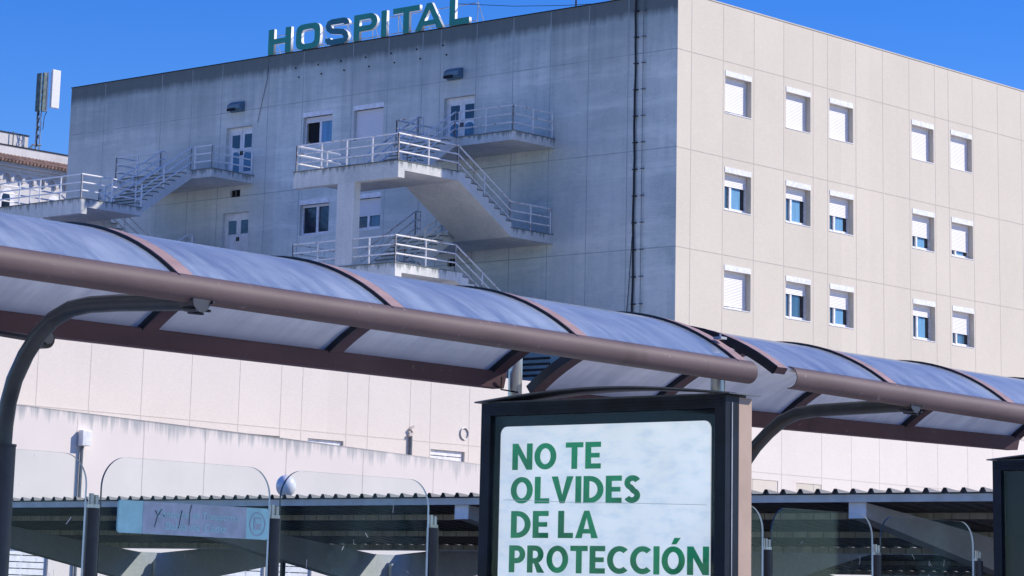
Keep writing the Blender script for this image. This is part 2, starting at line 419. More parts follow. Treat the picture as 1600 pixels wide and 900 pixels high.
# u axis (reading direction) = -Y, v axis = Z, outward normal = -X
def wall_frame(x, y_left, z0, su=1, sv=1):
    return Matrix(((0, 0, -1, x), (-su, 0, 0, y_left), (0, sv, 0, z0), (0, 0, 0, 1)))
def text_mesh(txt, size, shear=0):
    cu = bpy.data.curves.new('t', 'FONT'); cu.body = txt; cu.size = size; cu.offset = size*.012; cu.shear = shear; cu.extrude = .0006; cu.resolution_u = 3
    o = bpy.data.objects.new('tmp', cu); col.objects.link(o)
    dg = bpy.context.evaluated_depsgraph_get(); me = bpy.data.meshes.new_from_object(o.evaluated_get(dg))
    bpy.data.objects.remove(o); bpy.data.curves.remove(cu); return me

# ------------------------------------------------------------------ setting: ground
g = MB(); g.quad([(-700, -700, 0), (1500, -700, 0), (1500, 1500, 0), (-700, 1500, 0)])
tag(g.build('ground', 'earth'), kind='structure')
g = MB(); g.quad([(-60, -2, .004), (300, -2, .004), (300, 4.6, .004), (-60, 4.6, .004)])
tag(g.build('road', 'asphalt'), kind='structure')
g = MB(); g.box(-60, 300, 4.6, 12.5, -.3, .13); tag(g.build('pavement', 'paving'), kind='structure')
g = MB(); g.quad([(12, 13, .006), (75, 13, .006), (75, 60, .006), (12, 60, .006)])
tag(g.build('parking_ground', 'asphalt'), kind='structure')

# ------------------------------------------------------------------ hospital
XC, YC, ZR, YE, XE_ = 77.97, 60.71, 23.85, 94.75, 118.0
hosp = empty('hospital_building', (XC, YC, 0), 'large flat-roofed hospital block with grey side wall and sunlit cream front', 'building')

def wall_grid(mb, plane, uc, vc, holes, outward, depth, mi=0):
    """plane: ('x',X) surface in Y-Z or ('y',Y) in X-Z; holes (u0,u1,v0,v1) get reveals going inward"""
    ax, c = plane
    P = (lambda u, v, d: (c+d, u, v)) if ax == 'x' else (lambda u, v, d: (u, c+d, v))
    us = sorted(set([round(u, 3) for u in uc]+[round(k, 3) for h in holes for k in h[:2]]))
    vs = sorted(set([round(v, 3) for v in vc]+[round(k, 3) for h in holes for k in h[2:4]]))
    for a, b in zip(us, us[1:]):
        for e, f in zip(vs, vs[1:]):
            mu, mv = (a+b)/2, (e+f)/2
            if any(h[0] < mu < h[1] and h[2] < mv < h[3] for h in holes): continue
            mb.quad([P(a, e, 0), P(b, e, 0), P(b, f, 0), P(a, f, 0)], mi)
    for h in holes:
        u0, u1, v0, v1 = h[:4]; d = depth
        mb.quad([P(u0, v0, 0), P(u0, v1, 0), P(u0, v1, d), P(u0, v0, d)], mi)
        mb.quad([P(u1, v0, 0), P(u1, v1, 0), P(u1, v1, d), P(u1, v0, d)], mi)
        mb.quad([P(u0, v0, 0), P(u1, v0, 0), P(u1, v0, d), P(u0, v0, d)], mi)
        mb.quad([P(u0, v1, 0), P(u1, v1, 0), P(u1, v1, d), P(u0, v1, d)], mi)

GZ = [21.72, 18.12, 14.52, 10.92]
LJ = [92.43, 88.7, 86.77, 84.9, 82.06, 80.04, 77.21, 75.23, 73.38, 72.41, 70.52, 68.63, 66.76, 64.89, 63.0]
RJ = [78.8, 80.72, 82.63, 84.52, 86.44, 87.4, 89.32, 91.2, 93.09, 94.97, 95.98, 97.83, 99.78, 101.65, 103.55, 105.4, 107.3, 109.2, 111, 113, 115]
ZB = 5.0
# openings of the grey side wall (y0,y1,z0,z1)
WL = [(78.28, 79.94), (75.42, 77.05)]
lh = []
for fz in (18.93, 15.33, 11.73):
    for a, b in WL: lh.append((a, b, fz+.88, fz+2.32))
    lh.append((70.56, 72.16, fz, fz+2.12)); lh.append((82.95, 84.52, fz, fz+2.12))
slots = [(71.3, 71.68, 17.86, 18.13), (83.52, 84.12, 18.1, 18.4), (71.3, 71.75, 14.45, 14.75)]
lh_all = lh+slots
mb = MB(); wall_grid(mb, ('x', XC), [YC, YE], [ZB, ZR], lh_all, -1, .34, 0)
# openings of the cream front (x0,x1,z0,z1)
RX = [(80.84, 82.46), (84.66, 86.26), (87.52, 89.12), (93.25, 94.85), (96.12, 97.74), (101.9, 103.5)]
rh = []
for fz in (18.93, 15.33, 11.73):
    for a, b in RX: rh.append((a, b, fz+.87, fz+2.25))
wall_grid(mb, ('y', YC), [XC, XE_], [ZB, ZR], rh, -1, .34, 1)
mb.quad([(XE_, YC, 0), (XE_, YE, 0), (XE_, YE, ZR), (XE_, YC, ZR)], 1)
mb.quad([(XC, YE, 0), (XE_, YE, 0), (XE_, YE, ZR), (XC, YE, ZR)], 0)
# panel joints, fine strips standing a few mm proud, broken at the openings
def joints(mb, ax, uj, vj, u0, u1, v0, v1, holes, c, mi, wd=.028):
    def seg(lo, hi, blocks):
        out = []; cur = lo
        for a, b in sorted(blocks):
            if b <= cur: continue
            if a > cur: out.append((cur, min(a, hi)))
            cur = max(cur, b)
            if cur >= hi: return out
        out.append((cur, hi)); return [q for q in out if q[1]-q[0] > .02]
    for u in uj:
        for a, b in seg(v0, v1, [(h[2], h[3]) for h in holes if h[0]-.02 < u < h[1]+.02]):
            if ax == 'x': mb.box(c-.004, c+.01, u-wd/2, u+wd/2, a, b, mi)
            else: mb.box(u-wd/2, u+wd/2, c-.004, c+.01, a, b, mi)
    for v in vj:
        for a, b in seg(u0, u1, [(h[0], h[1]) for h in holes if h[2]-.02 < v < h[3]+.02]):
            if ax == 'x': mb.box(c-.007, c+.01, a, b, v-wd/2, v+wd/2, mi)
            else: mb.box(a, b, c-.007, c+.01, v-wd/2, v+wd/2, mi)
joints(mb, 'x', LJ, GZ, YC+.01, YE-.01, ZB, ZR-.03, lh_all, XC, 2)
joints(mb, 'y', RJ, GZ, XC+.01, XE_-.01, ZB, ZR-.03, [(a-.0, b+.0, c, d+.22) for a, b, c, d in rh], YC, 3)
mb.build('wall', ['facade_grey', 'facade_cream', 'joint_grey', 'joint'], hosp)
# roof: deck and coping
mb = MB(); mb.quad([(XC+.3, YC+.3, ZR-.4), (XE_-.3, YC+.3, ZR-.4), (XE_-.3, YE-.3, ZR-.4), (XC+.3, YE-.3, ZR-.4)], 0)
mb.box(XC-.03, XC+.3, YC-.03, YE+.03, ZR, ZR+.035, 1); mb.box(XC+.303, XE_+.03, YC-.03, YC+.3, ZR, ZR+.035, 2)
mb.quad([(XC+.3, YC+.3, ZR), (XC+.3, YE-.3, ZR), (XC+.3, YE-.3, ZR-.4), (XC+.3, YC+.3, ZR-.4)], 0)
mb.quad([(XC+.3, YC+.3, ZR), (XE_, YC+.3, ZR), (XE_, YC+.3, ZR-.4), (XC+.3, YC+.3, ZR-.4)], 0)
mb.build('roof', ['roof_gravel', 'soot', 'facade_cream'], hosp)

# ---- windows
def window(plane, u0, u1, z0, z1, shut, parent, style='blue', rev=.275, lab=None):
    """frame mesh; sub-parts shutter, shutter_box, pane. plane ('x',c): u=Y, reading right = -Y ; ('y',c): u=X"""
    ax, c = plane
    def B(mb, a, b, d0, d1, v0, v1, mi=0):
        if ax == 'x': mb.box(c+d0, c+d1, a, b, v0, v1, mi)
        else: mb.box(a, b, c+d0, c+d1, v0, v1, mi)
    W = u1-u0; left = u0 if ax == 'y' else u1; s = 1 if ax == 'y' else -1
    U = lambda t: left+s*t*W
    def BB(mb, t0, t1, d0, d1, v0, v1, mi=0): B(mb, min(U(t0), U(t1)), max(U(t0), U(t1)), d0, d1, v0, v1, mi)
    e = .003
    f = MB(); fwid = .055/W
    BB(f, e, fwid, rev-.05, rev+.03, z0+e, z1-e); BB(f, 1-fwid, 1-e, rev-.05, rev+.03, z0+e, z1-e)
    BB(f, fwid, 1-fwid, rev-.05, rev+.03, z0+e, z0+.07); BB(f, fwid, 1-fwid, rev-.05, rev+.03, z1-.06, z1-e)
    # sashes: two sliding leaves meeting left of centre, the right one a little in front
    mid = .40 if ax == 'y' else .52
    BB(f, mid-.035, mid+.035, rev-.046, rev+.02, z0+.07, z1-.06)
    BB(f, mid+.035, 1-fwid, rev-.044, rev+.02, z0+.07, z0+.12); BB(f, fwid, mid-.035, rev-.02, rev+.02, z0+.07, z0+.11)
    BB(f, -.01, 1.01, -.02, rev-.052, z0-.03, z0-.002)
    fr = f.build('window', 'white_frame', parent)
    if lab: fr['label'] = lab
    def pane(t0, t1, mat, d):
        p = MB(); BB(p, t0, t1, d, d+.012, z0+.1, z1-.06); return p.build('pane', mat, fr)
    if style == 'blue':
        pane(fwid, mid-.035, 'glass_blue', rev+.024)
        pane(mid+.035, mid+.035+(1-mid)*.62, 'curtain_blue' if random.random() < .6 else 'glass_blue', rev+.01)
        pane(mid+.04+(1-mid)*.62, 1-fwid, 'glass_dark', rev+.024)
    elif style == 'open':
        pane(fwid+.08, mid-.035, 'dark_room', rev+.024); pane(mid+.035, 1-fwid, 'curtain_blue', rev+.01)
    else:
        pane(fwid, mid-.035, 'glass_dark', rev+.024); pane(mid+.035, 1-fwid, 'glass_dark' if style == 'dark' else 'glass_blue', rev+.01)
    if shut > 0:
        h = (z1-z0-.05)*shut
        q = MB(); BB(q, fwid*.6, 1-fwid*.6, rev-.062, rev-.052, z1-.01-h, z1-.004); BB(q, fwid*.6, 1-fwid*.6, rev-.066, rev-.051, z1-.04-h, z1-.0105-h)
        q.build('shutter', 'shutter_white', fr)
    q = MB(); BB(q, 0 if ax == 'y' else -.02, 1.0 if ax == 'y' else 1.02, -.018, -.004, z1-.005, z1+.19); q.build('shutter_box', 'white_frame', fr)
    return fr
SH = [[.93, 1, 1, 1, 1, .5], [.33, .30, .52, .62, .80, .6], [.93, .30, .48, .30, .62, .4]]
for r, fz in enumerate((18.93, 15.33, 11.73)):
    for k, (a, b) in enumerate(RX):
        window(('y', YC), a, b, fz+.87, fz+2.25, SH[r][k], hosp)
for fz, sty, sh in ((18.93, ('open', 'dark'), (.16, .97)), (15.33, ('dark', 'mid'), (.06, .55)), (11.73, ('dark', 'mid'), (.3, .7))):
    for (a, b), s_, h_ in zip(WL, sty, sh): window(('x', XC), a, b, fz+.88, fz+2.13, h_, hosp, s_, .2)
# ---- doors: white double doors with two upper lights and two rounded lower panels
def door(y0, y1, z0, z1, lower):
    rev = .2; X = XC+rev
    d = MB(); n = .05
    d.box(X-.04, X+.05, y0+.003, y0+n, z0, z1-.003); d.box(X-.04, X+.05, y1-n, y1-.003, z0, z1-.003); d.box(X-.04, X+.05, y0+n, y1-n, z1-n, z1-.003)
    W = (y1-y0-2*n); yc = (y0+y1)/2
    d.box(X, X+.04, y0+n, yc-.008, z0, z1-n); d.box(X, X+.04, yc+.008, y1-n, z0, z1-n)
    o = d.build('door', 'door_white', hosp)
    for s in (-1, 1):
        c_ = yc+s*W/4; ww = W*.155
        p = MB(); p.box(X-.008, X+.01, c_-ww, c_+ww, z0+1.25, z0+1.82); p.build('pane', 'glass_dark', o)
        q = MB(); q.box(X-.06, X-.002, yc+s*.05-.015, yc+s*.05+.015, z0+.95, z0+1.12); q.build('handle', 'steel_black', o)
        if lower:
            prof = [(c_-ww, z0+.25), (c_+ww, z0+.25), (c_+ww, z0+.95)]+[(c_+ww*math.cos(R(t)), z0+.95+.16*math.sin(R(t))) for t in range(20, 180, 20)]+[(c_-ww, z0+.95)]
            p = MB(); p.prism(prof, 0, X-.007, X+.01); p.build('pane', 'glass_blue', o)
for fz in (18.93, 15.33, 11.73):
    door(70.56, 72.16, fz, fz+2.12, fz > 18); door(82.95, 84.52, fz, fz+2.12, fz > 18)
# reveal lintel sills, vent slots and their louvres
for a, b, c, d in slots:
    v = MB(); v.box(XC+.12, XC+.14, a, b, c, d, 0); v.box(XC+.02, XC+.1, (a+b)/2-.012, (a+b)/2+.012, c, d, 1); v.build('air_vent', ['dark_room', 'pipe_grey'], hosp)
# hoods above the two doors
for y0, y1, z in ((71.2, 71.95, 21.74), (83.46, 84.22, 21.68)):
    h = MB(); h.prism([(XC-.3, z+.12), (XC-.3, z+.28), (XC-.12, z+.42), (XC-.002, z+.42), (XC-.002, z), (XC-.08, z)], 1, y0, y1)
    ho = h.build('vent_hood', 'box_blue', hosp)
    q = MB(); q.box(XC-.32, XC-.302, y0+.28, y1, z+.02, z+.135); q.build('opening', 'dark_room', ho)
# downpipes and their brackets
def pipe(y, r, mat, z0=6, z1=23.8, wob=0):
    p = MB(); pts = [(XC-.08, y+wob*math.sin(z*1.7)+wob*.6*math.sin(z*4.1), z) for z in [z0+i*(z1-z0)/30 for i in range(31)]]
    p.tube(pts, r, 8); z = z1-.5
    while z > z0: p.box(XC-.11, XC-.001, y-max(.065, r*2.6), y+max(.065, r*1.8), z, z+.035); z -= .98
    return p.build('downpipe', mat, hosp, True)
pipe(62.6, .040, 'cable_black', wob=.015); pipe(62.24, .013, 'pipe_grey')
p = MB(); p.tube([(XC-.06, 62.66, 15), (XC-.06, 62.8, 13), (XC-.06, 62.98, 11), (XC-.06, 63.0, 9)], .015, 6); p.build('cable', 'cable_black', hosp)
p = MB(); p.tube([(XC-.03, 82.05, 23.8), (XC-.03, 82.15, 22.9), (XC-.03, 82.45, 21.8), (XC-.03, 82.62, 21.1)], .009, 6); p.build('cable', 'cable_black', hosp)
# wet dirt marks stay in the wall material; anchors of the old sign as small plates
p = MB()
for y in (80.5, 79.2, 77.9, 76.5, 75.1, 73.7, 72.3):
    p.box(XC-.03, XC-.001, y-.03, y+.03, 23.15, 23.21)
    p.box(XC-.03, XC-.001, y-.23, y-.17, 22.75, 22.81)
p.build('anchor_plate', 'soot', hosp)

# ---- podium (lower storeys in the plane of the cream front, running to the left)
ZP = 9.12
pw = []
for a, b, c, d in ((57.2, 58.72, 5.7, 6.58), (59.9, 61.45, 5.7, 6.6), (65.4, 67.02, 5.7, 6.6), (82.55, 84.17, 5.6, 6.56), (85.3, 86.94, 5.6, 6.56), (90.3, 91.95, 5.6, 6.56), (93.2, 94.85, 5.6, 6.56), (52.2, 53.7, 5.7, 6.5), (74.5, 76.1, 5.6, 6.56)): pw.append((a, b, c, d))
mb = MB(); wall_grid(mb, ('y', YC-.02), [36, 118.02], [0, ZP], pw, -1, .2, 0)
mb.quad([(36, YC-.02, 0), (36, 96, 0), (36, 96, ZP), (36, YC-.02, ZP)], 0)
mb.quad([(36, YC-.02, ZP), (XC, YC-.02, ZP), (XC, 96, ZP), (36, 96, ZP)], 2)
mb.box(XC-.01, 118.02, YC-.02, YC-.001, ZP-.02, ZP, 0)
PJ = [36+1.9*i for i in range(8)]+[51.2, 53.15, 55.05, 56.98, 58.7, 59.6, 61.55, 62.5, 64.4, 65.35, 67.2, 69.1, 71.0, 72.9, 74.8, 76.7]+[80.72, 82.5, 84.4, 86.95, 88.9, 90.8, 92.7, 94.9, 97.1, 99.0]
joints(mb, 'y', [j for j in PJ], [6.82], 36.01, 118, 0, ZP-.02, pw, YC-.02, 1, .022)
mb.build('podium_wall', ['podium_white', 'joint_light', 'roof_gravel'], hosp)
def louvre_window(a, b, c, d, Y, parent, glass):
    f = MB(); rev = .14
    f.box(a+.004, a+.05, Y+rev-.04, Y+rev+.03, c+.004, d-.004); f.box(b-.05, b-.004, Y+rev-.04, Y+rev+.03, c+.004, d-.004)
    f.box(a+.05, b-.05, Y+rev-.04, Y+rev+.03, d-.05, d-.004); f.box((a+b)/2-.03, (a+b)/2+.03, Y+rev-.035, Y+rev+.025, c+.004, d-.05)
    f.box(a-.02, b+.02, Y-.03, Y+rev-.042, c-.04, c-.003)
    fr = f.build('window', 'white_frame', parent)
    p = MB(); p.box(a+.05, b-.05, Y+rev+.03, Y+rev+.045, c+.01, d-.05); p.build('pane', 'glass_dark' if glass else 'dark_room', fr)
    s = MB(); z = d-.17
    while z > c: s.box(a+.06, b-.06, Y+rev-.06, Y+rev-.042, z, z+(.045 if glass else .145)); z -= .17
    s.build('grille' if glass else 'shutter', 'white_frame', fr)
for k, (a, b, c, d) in enumerate(pw): louvre_window(a, b, c, d, YC-.02, hosp, k == 3)
# downpipe with swirl joint and round plate on the podium
p = MB(); p.tube([(64.4, YC-.09, 4.2), (64.4, YC-.09, 6.95)], .05, 8, 0); p.tube([(64.3, YC-.1, 6.95), (64.45, YC-.1, 7.05), (64.35, YC-.1, 7.15), (64.5, YC-.1, 7.25)], .05, 8, 1)
p.build('downpipe', ['pipe_grey', 'joint_light'], hosp)
p = MB(); N = 28
pts = [(66.95+.185*math.cos(2*math.pi*i/N), YC-.04, 7.18+.185*math.sin(2*math.pi*i/N)) for i in range(N+1)]
p.tube(pts, .022, 6, 0, False); p.build('round_cover', 'galvanised', hosp)
# plant box with louvres standing on the podium roof, against the grey wall
p = MB(); p.prism([(YC+1.2, ZP+.002), (YC+1.2, ZP+1.35), (YC+2.6, ZP+1.75), (YC+5.6, ZP+1.9), (YC+8.5, ZP+1.7), (YC+8.5, ZP+.002)], 0, XC-2.2, XC-.02)
pb = p.build('plant_duct', 'box_blue', hosp)
for i in range(4):
    q = MB(); q.box(XC-2.24, XC-2.205, YC+3.9, YC+5.4, ZP+.75+i*.2, ZP+.83+i*.2); q.build('louvre', 'dark_room', pb)

# ------------------------------------------------------------------ outside stairs
def rail_run(pts, parent, mat='rail_white', posts=None, hts=(.95, .63, .31), r=.03, post_sp=1.35, name='railing', low=False):
    """pts: floor line; three rails above it and posts between"""
    m = MB(); P = [Vector(p) for p in pts]
    for h in hts: m.tube([p+Vector((0, 0, h)) for p in P], r, 6)
    for a, b in zip(P, P[1:]):
        L = (b-a).length; n = max(1, round(L/post_sp))
        for i in range(n+1):
            q = a.lerp(b, i/n); m.tube([q, q+Vector((0, 0, hts[0]))], r*1.05, 6)
    return m.build(name, mat, parent)

def fire_stair(name, Y, col_span, levels, rust, label):
    """Y(t): t metres along the wall from the free end; floor landing t 0..6.05, flight to the floor t 1.2..3.2, flight up to the next t 3.45..6.05"""
    XO, XI, XL = 69.53, 72.7, 75.6
    def yb(t0, t1): a, b = Y(t0), Y(t1); return min(a, b), max(a, b)
    c = MB()
    for k, L in enumerate(levels):
        y0, y1 = yb(0, 6.07)
        c.prism([(XL, L-.36), (XL, L-.03), (XC-.002, L-.03), (XC-.002, L-.36)], 1, y0, y1, 0)
        c.box(XL-.03, XC-.002, y0-.02, y1+.02, L-.03, L, 1)
        mid = L-1.93
        a0, a1 = yb(.83, 6.07)
        c.box(XO+.33, XI, a0, a1, mid-.35, mid-.03, 0); c.box(XO, XO+.328, a0, a1, mid-.62, mid-.03, 0); c.box(XO-.04, XI, a0-.02, a1+.02, mid-.03, mid, 1)
        # flight from the half landing up to this floor landing
        f0, f1 = yb(1.2, 3.2)
        n = 10; prof = [(XI+.001, mid-.35), (XI+.001, mid-.03)]
        run = (XL-XI)/n; ris = (L-mid)/n
        for i in range(n): prof += [(XI+i*run, mid+(i+1)*ris), (XI+(i+1)*run, mid+(i+1)*ris)]
        prof[-1] = (XL-.001, L-.031); prof.insert(-1, (XL-.001-run*.0, L-.031)) if False else None
        prof += [(XL-.001, L-.36)]
        c.prism(prof, 1, f0, f1, 2)
        for i in range(n-1): c.box(XI+i*run-.03, XI+(i+1)*run, f0-.015, f1+.015, mid+(i+1)*ris+.001, mid+(i+1)*ris+.035, 1)
        # flight from the half landing down to the floor landing below
        g0, g1 = yb(3.45, 6.07); lo = L-3.6
        n = 9; run = (XL-XI)/n; ris = (mid-lo)/n; prof = [(XL+.001, lo-.36), (XL+.001, lo-.03)]
        top = []
        for i in range(n): top += [(XI+i*run, mid-(i)*ris-.03 if i == 0 else mid-i*ris), (XI+(i+1)*run-.0, mid-i*ris if i else mid-.03)]
        prof = [(XI+.001, mid-.35)]+[(XI+.001, mid-.03)]+top[1:]+[(XL-.001, lo-.03), (XL-.001, lo-.36)]
        c.prism(prof, 1, g0, g1, 2)
        for i in range(1, n): c.box(XI+i*run-.0, XI+(i+1)*run+.03, g0-.015, g1+.015, mid-i*ris+.001, mid-i*ris+.035, 1)
    lo = levels[-1]-3.6
    y0, y1 = yb(0, 6.07); c.box(XL, XC-.002, y0, y1, lo-.36, lo, 0)
    s0, s1 = yb(*col_span)
    ztop = levels[0]-1.93-.622
    c.box(XO+.004, XO+.33, s0, s1, .13, ztop, 2)
    st = c.build('fire_stair', ['stair_concrete', 'stair_dirty', 'stair_plain'], hosp); st['label'] = label
    rm = 'rail_rusty' if rust else 'rail_white'
    e = .06
    for k, L in enumerate(levels):
        mid = L-1.93; lo = L-3.6
        # floor landing: end rail towards the wall and outer guards
        if k == 0:
            rail_run([(XC-.1, Y(6.0), L), (XL+e, Y(6.0), L), (XL+e, Y(3.3), L)], st, rm)
            rail_run([(XC-.1, Y(.06), L), (XL+e, Y(.06), L), (XL+e, Y(1.1), L)], st, rm)
        # half landing
        rail_run([(XI, Y(6.0), mid), (XO+e, Y(6.0), mid), (XO+e, Y(.9), mid), (XI, Y(.9), mid)], st, rm)
        # flights
        for t in (1.26, 3.14): rail_run([(XI, Y(t), mid), (XL, Y(t), L), (XL+.25, Y(t), L)], st, rm, post_sp=1.5)
        for t in (6.0, 3.5): rail_run([(XI, Y(t), mid), (XL, Y(t), lo), (XC-.1 if t == 6.0 else XL+.2, Y(t), lo)], st, rm, post_sp=1.35)
        rail_run([(XI, Y(3.2), mid), (XI, Y(3.5), mid)], st, rm)
    return st
stA = fire_stair('A', lambda t: 72.52-t, (3.1, 3.93), (18.93, 15.33, 11.73), True, 'outside stair with rust-stained railings beside the bare end of the grey wall')
stB = fire_stair('B', lambda t: 82.73+t, (3.1, 3.93), (18.93, 15.33, 11.73), False, 'outside stair with white railings at the far left of the grey wall')

# a broken rail of the half landing leaning loose (bright bar across the guard)
p = MB(); p.tube([(69.62, 71.6, 17.93), (70.4, 70.2, 17.62)], .03, 6); p.tube([(69.62, 71.6, 17.6), (70.4, 70.2, 17.28)], .03, 6)
p.build('railing', 'rail_white', stA)

# ------------------------------------------------------------------ rooftop sign
sign = empty('rooftop_sign', (XC, 76.5, ZR+.035), 'green three-dimensional letters reading HOSPITAL along the roof edge', 'sign')
LET = [('H', 82.2, 80.85), ('O', 80.56, 79.15), ('S', 78.86, 77.5), ('P', 77.23, 75.92), ('I', 75.7, 75.4), ('T', 75.06, 73.6), ('A', 73.84, 72.32), ('L', 72.0, 70.95)]
for ch, ya, yb_ in LET:
    W, g = glyph(ch, .235, 1) if ch != 'I' else glyph('I', .235)
    me = polys_to_mesh('letter', g, .14)
    H = 1.07
    # extrude is in the curve's z; keep depth true while scaling the face
    for v in me.vertices: v.co.x *= (ya-yb_)/W; v.co.y *= H
    o = place_mesh('letter', me, ['sign_green_dark' if ch == 'S' else 'sign_green', 'sign_white'], sign, wall_frame(XC+.06, ya, ZR+.06), 1)
fr = MB()
for z in (ZR+.22, ZR+.92): fr.tube([(XC+.36, 82.3, z), (XC+.36, 70.9, z)], .018, 6)
y = 82.2
while y > 70.8:
    fr.tube([(XC+.36, y, ZR-.1), (XC+.36, y, ZR+1.0)], .018, 6); fr.tube([(XC+.36, y, ZR+.95), (XC+.9, y, ZR-.1)], .015, 6); y -= 1.42
fr.build('support_frame', 'galvanised', sign)
wv = MB(); wv.tube([(XC+.3, 71.9, ZR+1.0), (XC+.4, 69, ZR+.55), (XC+.5, 66.5, ZR+.28), (XC+.6, 64, ZR+.1)], .012, 5); wv.build('stay_wire', 'cable_black', sign)
# small masts on the hospital roof
ra = empty('roof_mast', (79, 66.4, ZR-.4), 'thin dark mast on the hospital roof right of the letters', 'mast')
p = MB(); p.tube([(79, 66.42, ZR-.4), (79, 66.42, ZR+2.4)], .035, 6); p.tube([(79, 66.1, ZR+1.9), (79, 66.8, ZR+1.9)], .015, 5); p.build('pole', 'cable_black', ra)
vc = empty('roof_ventilator', (79.2, 64.7, ZR-.4), 'small metal ventilator peeking over the hospital roof edge', 'ventilator')
p = MB(); p.tube([(79.2, 64.7, ZR-.4), (79.2, 64.7, ZR+.45)], .16, 10); p.build('duct', 'galvanised', vc)
p = MB(); p.tube([(79.2, 64.7, ZR+.45), (79.2, 64.7, ZR+.5), (79.2, 64.7, ZR+.72)], .2, 12, rs=[.32, .3, .04]); p.build('cowl', 'pipe_grey', vc)

# ------------------------------------------------------------------ white building with tiled eave (far left)
YB = 110.0
far = empty('white_building', (88, YB, 0), 'white building with clay tile eave and arched windows left of the hospital', 'building')
def arched(mb, xc, z0, w_, h_, Y, mi, d=.05):
    prof = [(xc-w_/2, z0), (xc+w_/2, z0)]+[(xc+w_/2*math.cos(R(t)), z0+h_-w_/2+w_/2*math.sin(R(t))) for t in range(0, 181, 15)]
    mb.prism(prof, 1, Y, Y+d, mi)
mb = MB(); mb.box(60, 112, YB, YB+16, 0, 22.75); mb.build('wall', 'far_white', far)
mb = MB(); mb.box(59.6, 112.4, YB-.55, YB+.001, 22.78, 22.98); mb.box(59.8, 112.2, YB-.3, YB-.002, 22.6, 22.778)
mb.build('cornice', 'far_white', far)
mb = MB()
x = 60.2
while x < 100: # row of small blind arches under the cornice
    prof = [(x+.09, 22.1), (x+.09, 22.2)]+[(x+.36-.27*math.cos(R(t)), 22.2+.27*math.sin(R(t))) for t in range(15, 180, 15)]+[(x+.63, 22.2), (x+.63, 22.1), (x+.72, 22.1), (x+.72, 22.6), (x, 22.6), (x, 22.1)]
    mb.prism(prof, 1, YB-.16, YB-.002); x += .722
mb.build('arch_frieze', 'far_white', far)
# clay tiles: round barrel rows running down the small eave
mb = MB(); x = 59.7
mb.quad([(59.6, YB-.75, 23.0), (112.4, YB-.75, 23.0), (112.4, YB+.3, 23.42), (59.6, YB+.3, 23.42)]); mb.quad([(59.6, YB-.75, 22.985), (112.4, YB-.75, 22.985), (112.4, YB-.75, 23.0), (59.6, YB-.75, 23.0)])
while x < 104:
    mb.tube([(x, YB-.82, 23.0), (x, YB+.3, 23.45)], .085, 8); x += .23
mb.build('tile_roof', 'tile_clay', far, True)
mb = MB(); mb.box(59.6, 112.4, YB+.302, YB+.6, 22.76, 23.94, 0); mb.box(59.55, 112.45, YB+.26, YB+.64, 23.94, 24.0, 1); mb.build('parapet', ['far_white', 'soot'], far)
mb = MB(); mb.box(60, 89.15, YB+1.6, YB+9, 22.76, 24.86, 0); mb.box(59.95, 89.2, YB+1.55, YB+9.05, 24.86, 24.91, 1); mb.build('penthouse', ['far_white', 'soot'], far)
mb = MB(); mb.box(85.2, 86.62, YB+1.5, YB+1.598, 24.36, 24.52); w_ = mb.build('window', 'red_wood', far)
mb = MB(); mb.box(85.3, 86.42, YB+1.53, YB+1.596, 23.95, 24.357); mb.build('shutter', 'red_wood', w_)
for xc, zt in ((83.5, 21.75), (86.75, 21.75), (89.75, 21.72), (92.6, 21.72)):
    mb = MB(); arched(mb, xc, 20.1, .92, zt-20.1, YB-.035, 0, .03); wi = mb.build('window', 'door_white', far)
    mb = MB(); arched(mb, xc-.1, 20.1, .5, zt-20.1-.25, YB-.05, 0, .014); mb.build('pane', 'glass_dark', wi)
mb = MB(); mb.tube([(88.05, YB+1.45, 23.9), (88.05, YB+1.45, 24.95)], .03, 6); mb.tube([(88.7, YB+1.0, 24.05), (89.0, YB+1.0, 24.35), (89.5, YB+1.0, 24.4)], .05, 6); mb.build('pipe', 'pipe_grey', far)
mb = MB(); mb.box(88.1, 88.3, YB+.2, YB+.262, 23.42, 23.5); mb.build('spout', 'soot', far)

ant = empty('cell_antenna', (89.25, YB+1, 23.9), 'tall white panel antennas clustered on a lattice mast', 'antenna')
mb = MB()
for dx, dy in ((0, 0), (.22, 0), (.11, .2)):
    mb.tube([(89.2+dx, YB+1+dy, 23.9), (89.2+dx, YB+1+dy, 28.0)], .028, 6)
for i in range(9):
    z = 24.1+i*.42
    mb.tube([(89.2, YB+1, z), (89.42, YB+1, z+.2)], .016, 5); mb.tube([(89.42, YB+1, z+.2), (89.31, YB+1.2, z+.4)], .016, 5); mb.tube([(89.2, YB+1, z+.3), (89.31, YB+1.2, z)], .016, 5)
mb.build('mast', 'galvanised', ant)
mb = MB()
for i in range(7): mb.tube([(89.22+.02*random.random(), YB+.95, 24.3+i*.4), (89.12+.06*random.random(), YB+.93, 24.6+i*.45), (89.3, YB+.95, 24.9+i*.45)], .03, 6)
mb.tube([(89.7, YB+.9, 26.2), (89.55, YB+.9, 25.9), (89.5, YB+.9, 25.2)], .02, 5); mb.build('cabling', 'cable_black', ant)
for x0, x1, y0, y1, z0, z1, mt in ((89.62, 90.16, YB+.5, YB+.66, 26.35, 28.35, 'antenna_white'), (89.05, 89.16, YB+.75, YB+1.1, 26.1, 28.1, 'antenna_back'), (89.2, 89.46, YB+.7, YB+.8, 26.1, 28.15, 'antenna_back'), (89.46, 89.55, YB+.68, YB+.82, 26.15, 28.2, 'antenna_white')):
    mb = MB(); mb.box(x0, x1, y0, y1, z0, z1); mb.build('antenna_panel', mt, ant, bevel=.03)

